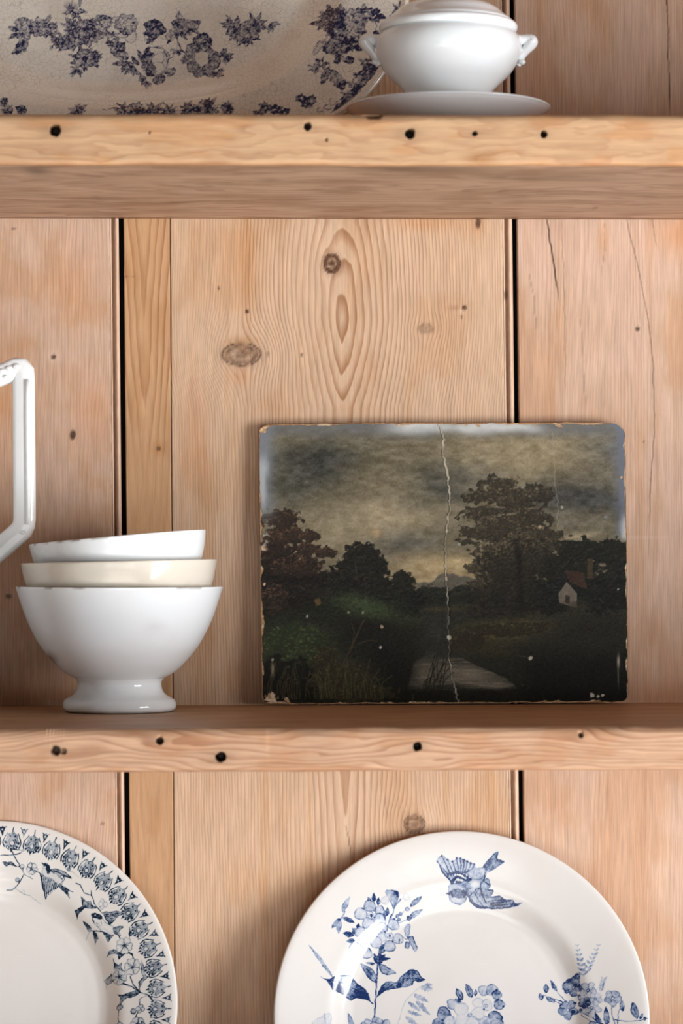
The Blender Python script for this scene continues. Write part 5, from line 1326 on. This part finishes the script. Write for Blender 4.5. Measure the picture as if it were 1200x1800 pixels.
# ------------------------------------------------------------------ big crazed platter on the top shelf
def draw_platter():
    c = Canvas(-300, -560, 740, 285, 1.5)
    rs = np.random.RandomState(11)
    A = lambda x, y: (x / 2.857, y / 2.857)
    B = lambda x, y: (380 + x / 3.529, y / 3.529)
    def spray(x, y, n, L, w, a0=0, spread=6.3, f=.34, e=.85):
        for k in range(n):
            a = a0 + spread * (k + .5) / n - spread / 2 + (rs.rand() - .5) * .35; l = L * (.65 + .5 * rs.rand())
            c.leaf((x + 2 * cos(a), y + 2 * sin(a)), (x + l * cos(a), y + l * sin(a)), w * (.8 + .4 * rs.rand()), f, e, serr=.18, hatch=.45, ew=1.0)
    def rose(x, y, r, sq=1.0, f=.14):
        for rr, n, ff in ((1.0, 8, f + .36), (.74, 7, f + .2), (.48, 5, f), (.26, 4, f)):
            for k in range(n):
                a = 2 * pi * k / n + rr * 5 + rs.rand() * .3; q = (x + cos(a) * r * rr * .62, y + sin(a) * r * rr * .62 * sq)
                c.shape(circ(q, r * .36 * (rr * .5 + .55), sq), ff, .82, 1.2, hatch=.35, hang=a, hper=2.0)
    def wildfl(x, y, r):
        c.flower((x, y), r, 6, rot=rs.rand(), fill=.35, edge=.85, ring=False, hatch=.4); c.shape(circ((x, y), r * .2), .9)
    # centre bouquet, lower half in view
    for x, y, n, L, w in ((105, 60, 5, 26, 9), (100, 150, 6, 17, 7), (70, 60, 4, 16, 7), (180, 30, 6, 22, 9), (260, 60, 5, 20, 8), (215, 40, 5, 20, 8), (230, 20, 5, 20, 9)): spray(*A(x, y), n, L, w)
    for p in ((105, 20), (115, 75), (190, 50), (140, 30)): wildfl(*A(*p), 14)
    c.leaf(*[A(95, 110), A(85, 185)], 10, .6, .9); c.leaf(*[A(130, 90), A(115, 160)], 12, .6, .9)
    spray(*A(320, 115), 9, 20, 8); wildfl(*A(310, 120), 15); spray(*A(380, 110), 7, 22, 8); wildfl(*A(385, 95), 15); spray(*A(270, 125), 4, 14, 6)
    spray(*A(420, 210), 11, 26, 8); wildfl(*A(425, 205), 19); spray(*A(390, 255), 5, 18, 6, 2.0, 3.0); spray(*A(465, 205), 5, 20, 6, 0, 2.5)
    spray(*A(420, 60), 9, 26, 10); spray(*A(460, 95), 7, 18, 8); spray(*A(360, 40), 8, 24, 10); wildfl(*A(420, 40), 18)
    rose(*A(510, 25), 24, .9); c.stroke([A(450, 0), A(480, 45), (A(530, 70)), A(590, 95)], 2.2, 2.0, .9)
    for q in ((600, 5), (640, 45), (650, 85), (610, 60), (575, 45)): c.shape(circ(A(*q), 13, .85), .05, .75, 1.3, hatch=.12)
    rose(*A(630, 20), 22, .9, .02)
    c.shape([A(712, 20), A(740, 0), A(790, 0), A(828, 40), A(825, 70), A(795, 85), A(770, 110), A(728, 125), A(745, 85), A(715, 70), A(735, 50)], .68, .97, 1.5, hatch=.4, hang=1.0)
    for k in range(5): c.stroke([A(770, -5), A(735 + 20 * k, 30 + 10 * (k % 2)), A(725 + 24 * k, 115 - 14 * k)], 1.3, .8, .95)
    spray(*A(590, 150), 7, 18, 8); wildfl(*A(590, 155), 14); spray(*A(555, 100), 5, 14, 6)
    spray(*A(640, 215), 9, 26, 9, 2.6, 4.0); spray(*A(660, 240), 5, 24, 8, 2.0, 2.5)
    for q in (((730, 215), (735, 145)), ((715, 230), (690, 150)), ((700, 240), (655, 190))): c.leaf(*[A(*z) for z in q], 9, .6, .92, serr=.2)
    rose(*A(760, 225), 19, 1.5, .45); c.shape([A(765, 140), A(810, 145), A(838, 190), A(838, 245), A(815, 290), A(780, 300), A(768, 240), A(772, 190)], .04, .9, 1.6, hatch=.1)
    for q in (((790, 165), 12, .7), ((795, 205), 12, .9), ((795, 250), 12, .9)): c.shape(circ(A(*q[0]), q[1], q[2]), .03, .7, 1.1)
    c.stroke([A(775, 145), A(830, 160), A(848, 210), A(835, 270)], 1.5, 1.5, .85); c.stroke([A(840, 215), A(870, 195), A(885, 160), A(895, 120)], 1.2, 1.0, .75)
    c.shape(circ(A(850, 275), 9, 1.1), .45, .85, 1.3, hatch=.3); c.shape(circ(A(800, 315), 12, .8), .45, .8, 1.4, hatch=.3); spray(*A(735, 320), 7, 18, 7, 2.4, 3.5); c.shape(circ(A(760, 270), 10), .7, .9)
    spray(*A(890, 40), 9, 30, 12, .6, 4.5); c.shape([A(860, 0), A(1000, 0), A(990, 40), A(1005, 85), A(960, 60), A(900, 70), A(870, 40)], .5, .85, 1.3, hatch=.4)
    c.flower(A(855, 85), 9, 5, fill=.2, edge=.8, ring=False); spray(*A(890, 150), 6, 16, 6, 1.6, 2.6); c.stroke([A(880, 75), A(900, 130), A(930, 180), A(960, 195)], 2.2, 1.6, .95)
    rose(*A(1010, 205), 27, 1.1, .22); c.shape([A(975, 190), A(1000, 165), A(1040, 165), A(1058, 195), A(1045, 235), A(1015, 250), A(985, 235)], .02, .85, 1.8, hatch=.08); rose(*A(1015, 110), 18, .9, .3)
    for q in ((970, 250), (1000, 275), (1050, 270), (1080, 225), (1075, 190), (960, 150)): c.shape(circ(A(*q), 11), .38, .85, 1.3, hatch=.35, hang=q[0])
    spray(*A(1120, 200), 7, 20, 7, -.3, 3.4); spray(*A(1090, 270), 6, 16, 7, 1.0, 2.6); spray(*A(945, 205), 4, 15, 7, 3.2, 2)
    spray(*A(1180, 50), 9, 26, 9); wildfl(*B(205, 70), 20); spray(*B(190, 110), 9, 22, 6, 1.7, 3.6); spray(*B(330, 20), 5, 18, 8, .7, 2.5); spray(*B(240, 20), 8, 24, 8); spray(*B(110, 30), 6, 22, 8, 2.6, 3)
    spray(*A(20, 480), 6, 14, 6, .3, 2.4)
    # rim garland along the bottom
    for x, n, L in ((405, 9, 20), (640, 10, 24), (700, 6, 18), (780, 10, 26), (860, 8, 20), (960, 9, 22), (1050, 10, 26), (1010, 6, 22), (1150, 5, 16), (130, 5, 12), (60, 4, 10)):
        y = 530 + (x % 7) - 8; spray(*A(x, y), n, L, 7); wildfl(*A(x, y), 10)
    c.stroke([A(530, 520), A(640, 505), A(730, 475)], 1.6, 1.0, .8); spray(*A(700, 490), 5, 12, 5); c.stroke([A(690, 545), A(800, 520), A(900, 530), A(1040, 500), A(1180, 495)], 1.8, 1.0, .8); spray(*A(1150, 497), 6, 12, 4)
    c.shape(circ(A(1045, 480), 11, .55), .75, .9, 1.3); c.leaf(A(685, 545), A(760, 520), 9, .75, .95)
    # right rim: big roses and trailing leaves
    spray(*B(730, 60), 11, 40, 12, f=.62); spray(*B(740, 130), 8, 26, 10, f=.7); spray(*B(780, 30), 6, 28, 10, f=.72); spray(*B(690, 30), 6, 26, 9, f=.6)
    rose(*B(860, 60), 22, 1.1, .08); rose(*B(850, 150), 24, 1.1, .08); rose(*B(885, 110), 12, 1.1, .04)
    for q in (((990, 30), (1050, 60)), ((970, 10), (1020, 0)), ((980, 45), (1010, 80)), ((990, 150), (1000, 190)), ((975, 140), (1010, 165)), ((975, 170), (985, 210))): c.leaf(B(*q[0]), B(*q[1]), 11, .78, .95, serr=.15)
    c.stroke([B(960, 30), B(990, 90), B(985, 150)], 2, 1.6, .85); spray(*B(930, 20), 7, 20, 9, f=.6)
    rose(*B(740, 230), 19, .9, .2); rose(*B(700, 250), 12, .9, .3); spray(*B(820, 230), 8, 20, 9, f=.75); spray(*B(760, 280), 7, 18, 8); c.leaf(B(860, 230), B(905, 270), 13, .85, .97)
    for q in (((735, 310), (770, 340), 17), ((800, 345), (850, 310), 17), ((870, 260), (900, 235), 14)): c.leaf(B(*q[0]), B(*q[1]), q[2], .85, .97)
    c.stroke([B(690, 200), B(640, 230), B(600, 270)], 1.4, 1.0, .8); c.shape([B(600, 260), B(640, 210), B(690, 190), B(650, 250), B(610, 290)], .25, .8, 1.2, hatch=.25); c.shape([B(600, 235), B(635, 190), B(690, 165), B(660, 200)], .25, .75, 1.2, hatch=.25)
    spray(*B(610, 380), 6, 14, 6); c.stroke([B(690, 350), B(640, 370), B(600, 385)], 1.5, 1.1, .85); spray(*B(650, 340), 5, 14, 6)
    c.stroke([B(700, 340), B(700, 380), B(720, 400)], 1.6, 1.2, .85); c.leaf(B(695, 370), B(655, 490), 14, .4, .88, serr=.15); c.leaf(B(715, 390), B(785, 530), 20, .4, .88, serr=.15); c.shape([B(760, 480), B(800, 465), B(800, 510), B(780, 530)], .75, .9)
    for p in ((535, 580), (595, 595), (310, 640), (370, 655), (425, 675), (270, 685), (560, 620)): spray(*B(*p), 6, 13, 8, f=.78)
    # scrolled border on the right corner
    for k in range(26):
        t = k / 25; x = 1010 - 230 * t ** 1.1; y = 380 + 300 * t
        c.shape(circ(B(x - 30, y), 5.5 + 2 * (k % 2)), .62, .9, 1.2, hatch=.3); c.stroke([B(x - 70, y + 5), B(x - 50, y - 15), B(x - 20, y)], 1.6, 1.2, .85)
    for x, y, r in ((720, 605, 20), (690, 640, 18), (760, 640, 18), (640, 660, 16), (800, 600, 16), (860, 520, 16), (900, 440, 14)):
        c.stroke([B(x + r * 1.5 * cos(t) * (1 - t / 9), y + r * 1.5 * sin(t) * (1 - t / 9)) for t in np.linspace(0, 5.5, 9)], 1.7, 1.0, .85)
    for p in ((885, 440), (850, 500), (940, 390), (920, 350), (815, 570), (1100, 60), (1140, 30), (1110, 90), (980, 330), (1130, 0)): spray(*B(*p), 6, 14, 6)
    # upper half, mostly out of view: more of the bouquet and rim sprays
    for k in range(26):
        a = rs.rand() * 6.3; r = rs.rand() ** .5; x, y = 215 + 190 * r * cos(a), -150 + 150 * r * sin(a)
        if y < -14: (rose(x, y, 22) if k % 3 == 0 else spray(x, y, 7, 26, 9))
    for k in range(22):
        a = pi + .1 + (pi - .2) * k / 21; x, y = 215 + 430 * cos(a), -138 + 350 * sin(a)
        if y < -14: spray(x, y, 8, 30, 10)
    return c

def build_platter():
    cv = draw_platter()
    cx, cy, A, B, n = 218.0, -150.0, 503.0, 415.0, 3.1
    dc = .060; Y = YB - dc; s = Y / F_PX; L = radians(13)
    C = W(cx, cy, dc); eu = np.array([0, sin(L), cos(L)]); en = np.array([0, -cos(L), sin(L)])
    # rows from bottom to top, denser where the picture shows them
    vr = np.concatenate([np.linspace(-.9985, -.86, 22, endpoint=False), np.arange(-.86, -.30, .0034), np.linspace(-.30, .9985, 46)])
    tc = np.concatenate([np.linspace(-1, -.50, 30, endpoint=False), np.linspace(-.50, .99, 540, endpoint=False), np.linspace(.99, 1, 6)])
    VV, TT = np.meshgrid(vr, tc, indexing='ij')
    xm = (1 - np.abs(VV) ** n) ** (1 / n)
    U = TT * xm
    q = (np.abs(U) ** n + np.abs(VV) ** n) ** (1 / n)                 # 1 on the outline
    px = U * A; pv = VV * B
    # well: rounder oval inside the rim
    w = np.hypot(px / 365.0, pv / 300.0)
    w = (np.abs(px / 365.0) ** 2.5 + np.abs(pv / 300.0) ** 2.5) ** .4
    h = -.020 + .0125 * sstep(.88, 1.12, w) + .0065 * np.clip((w - 1.05) / .35, 0, 1) + .0012 * sstep(.965, .995, q)
    h = h - .0014 * sstep(.992, 1.0, q)
    P = C + (px * s)[..., None] * np.array([1, 0, 0]) + (pv * s)[..., None] * eu + h[..., None] * en
    ink = cv.sample(cx + px, cy - pv * .995, 2.4, 1.5) * sstep(.985, .975, q)
    nr, nc = U.shape
    bi = np.concatenate([np.arange(nc), np.arange(1, nr) * nc + nc - 1, (nr - 1) * nc + np.arange(nc - 2, -1, -1), np.arange(nr - 2, 0, -1) * nc])
    k = len(bi); Pf = P.reshape(-1, 3); rim = Pf[bi]; cen = C
    out = [Pf]; fs = [gridfaces(nr, nc)]
    prev = bi; off = len(Pf)
    edge = np.zeros(len(Pf))
    edges = [edge]
    for sc, dn, de in ((1.004, -.002, 1), (1.003, -.0055, 1), (.985, -.0075, .6), (.90, -.011, 0), (.74, -.021, 0), (.70, -.0245, 0), (.01, -.0245, 0)):
        lay = cen + (rim - cen) * 1.0
        uv = np.stack([(rim - cen) @ np.array([1, 0, 0]), (rim - cen) @ eu], -1) * sc
        lay = cen + uv[:, :1] * np.array([1, 0, 0]) + uv[:, 1:] * eu + dn * en
        out.append(lay); idx = np.arange(k) + off; j = np.arange(k); j2 = (j + 1) % k
        fs.append(np.stack([prev[j2], prev[j], idx[j], idx[j2]], -1)); prev = idx; off += k
        edges.append(np.full(k, float(de)))
    V = np.vstack(out); nb = len(V) - len(Pf)
    dirt = np.concatenate([(0.12 * sstep(.45, .75, fbm(px / 60, pv / 60, 141, 4)) + .25 * sstep(.975, 1, q)).ravel(), np.zeros(nb)])
    dirt = dirt + np.concatenate(edges) * .35
    mat = glaze_mat('crazed_transferware', lin4(251, 246, 234), lin4(112, 116, 142), lin4(38, 41, 78), stain=lin4(236, 224, 202), stain_amt=.45, craze=.42, rough=.16)
    low = V[np.argmin(V[:, 2])]
    # stand it on the shelf
    V[:, 2] += CZ + Z_UT + .0012 - low[2]
    o = mesh_np('platter', V, fs, mat, None, loc=(C[0], low[1], CZ + Z_UT), attrs=dict(ink=np.concatenate([ink.ravel(), np.zeros(nb)]), dirt=np.clip(dirt, 0, 1)))
    tag(o, 'large crazed platter with dark blue flower print, propped up behind the tureen', 'platter')
    print('platter lift', CZ + Z_UT + .0012 - low[2])
build_platter()
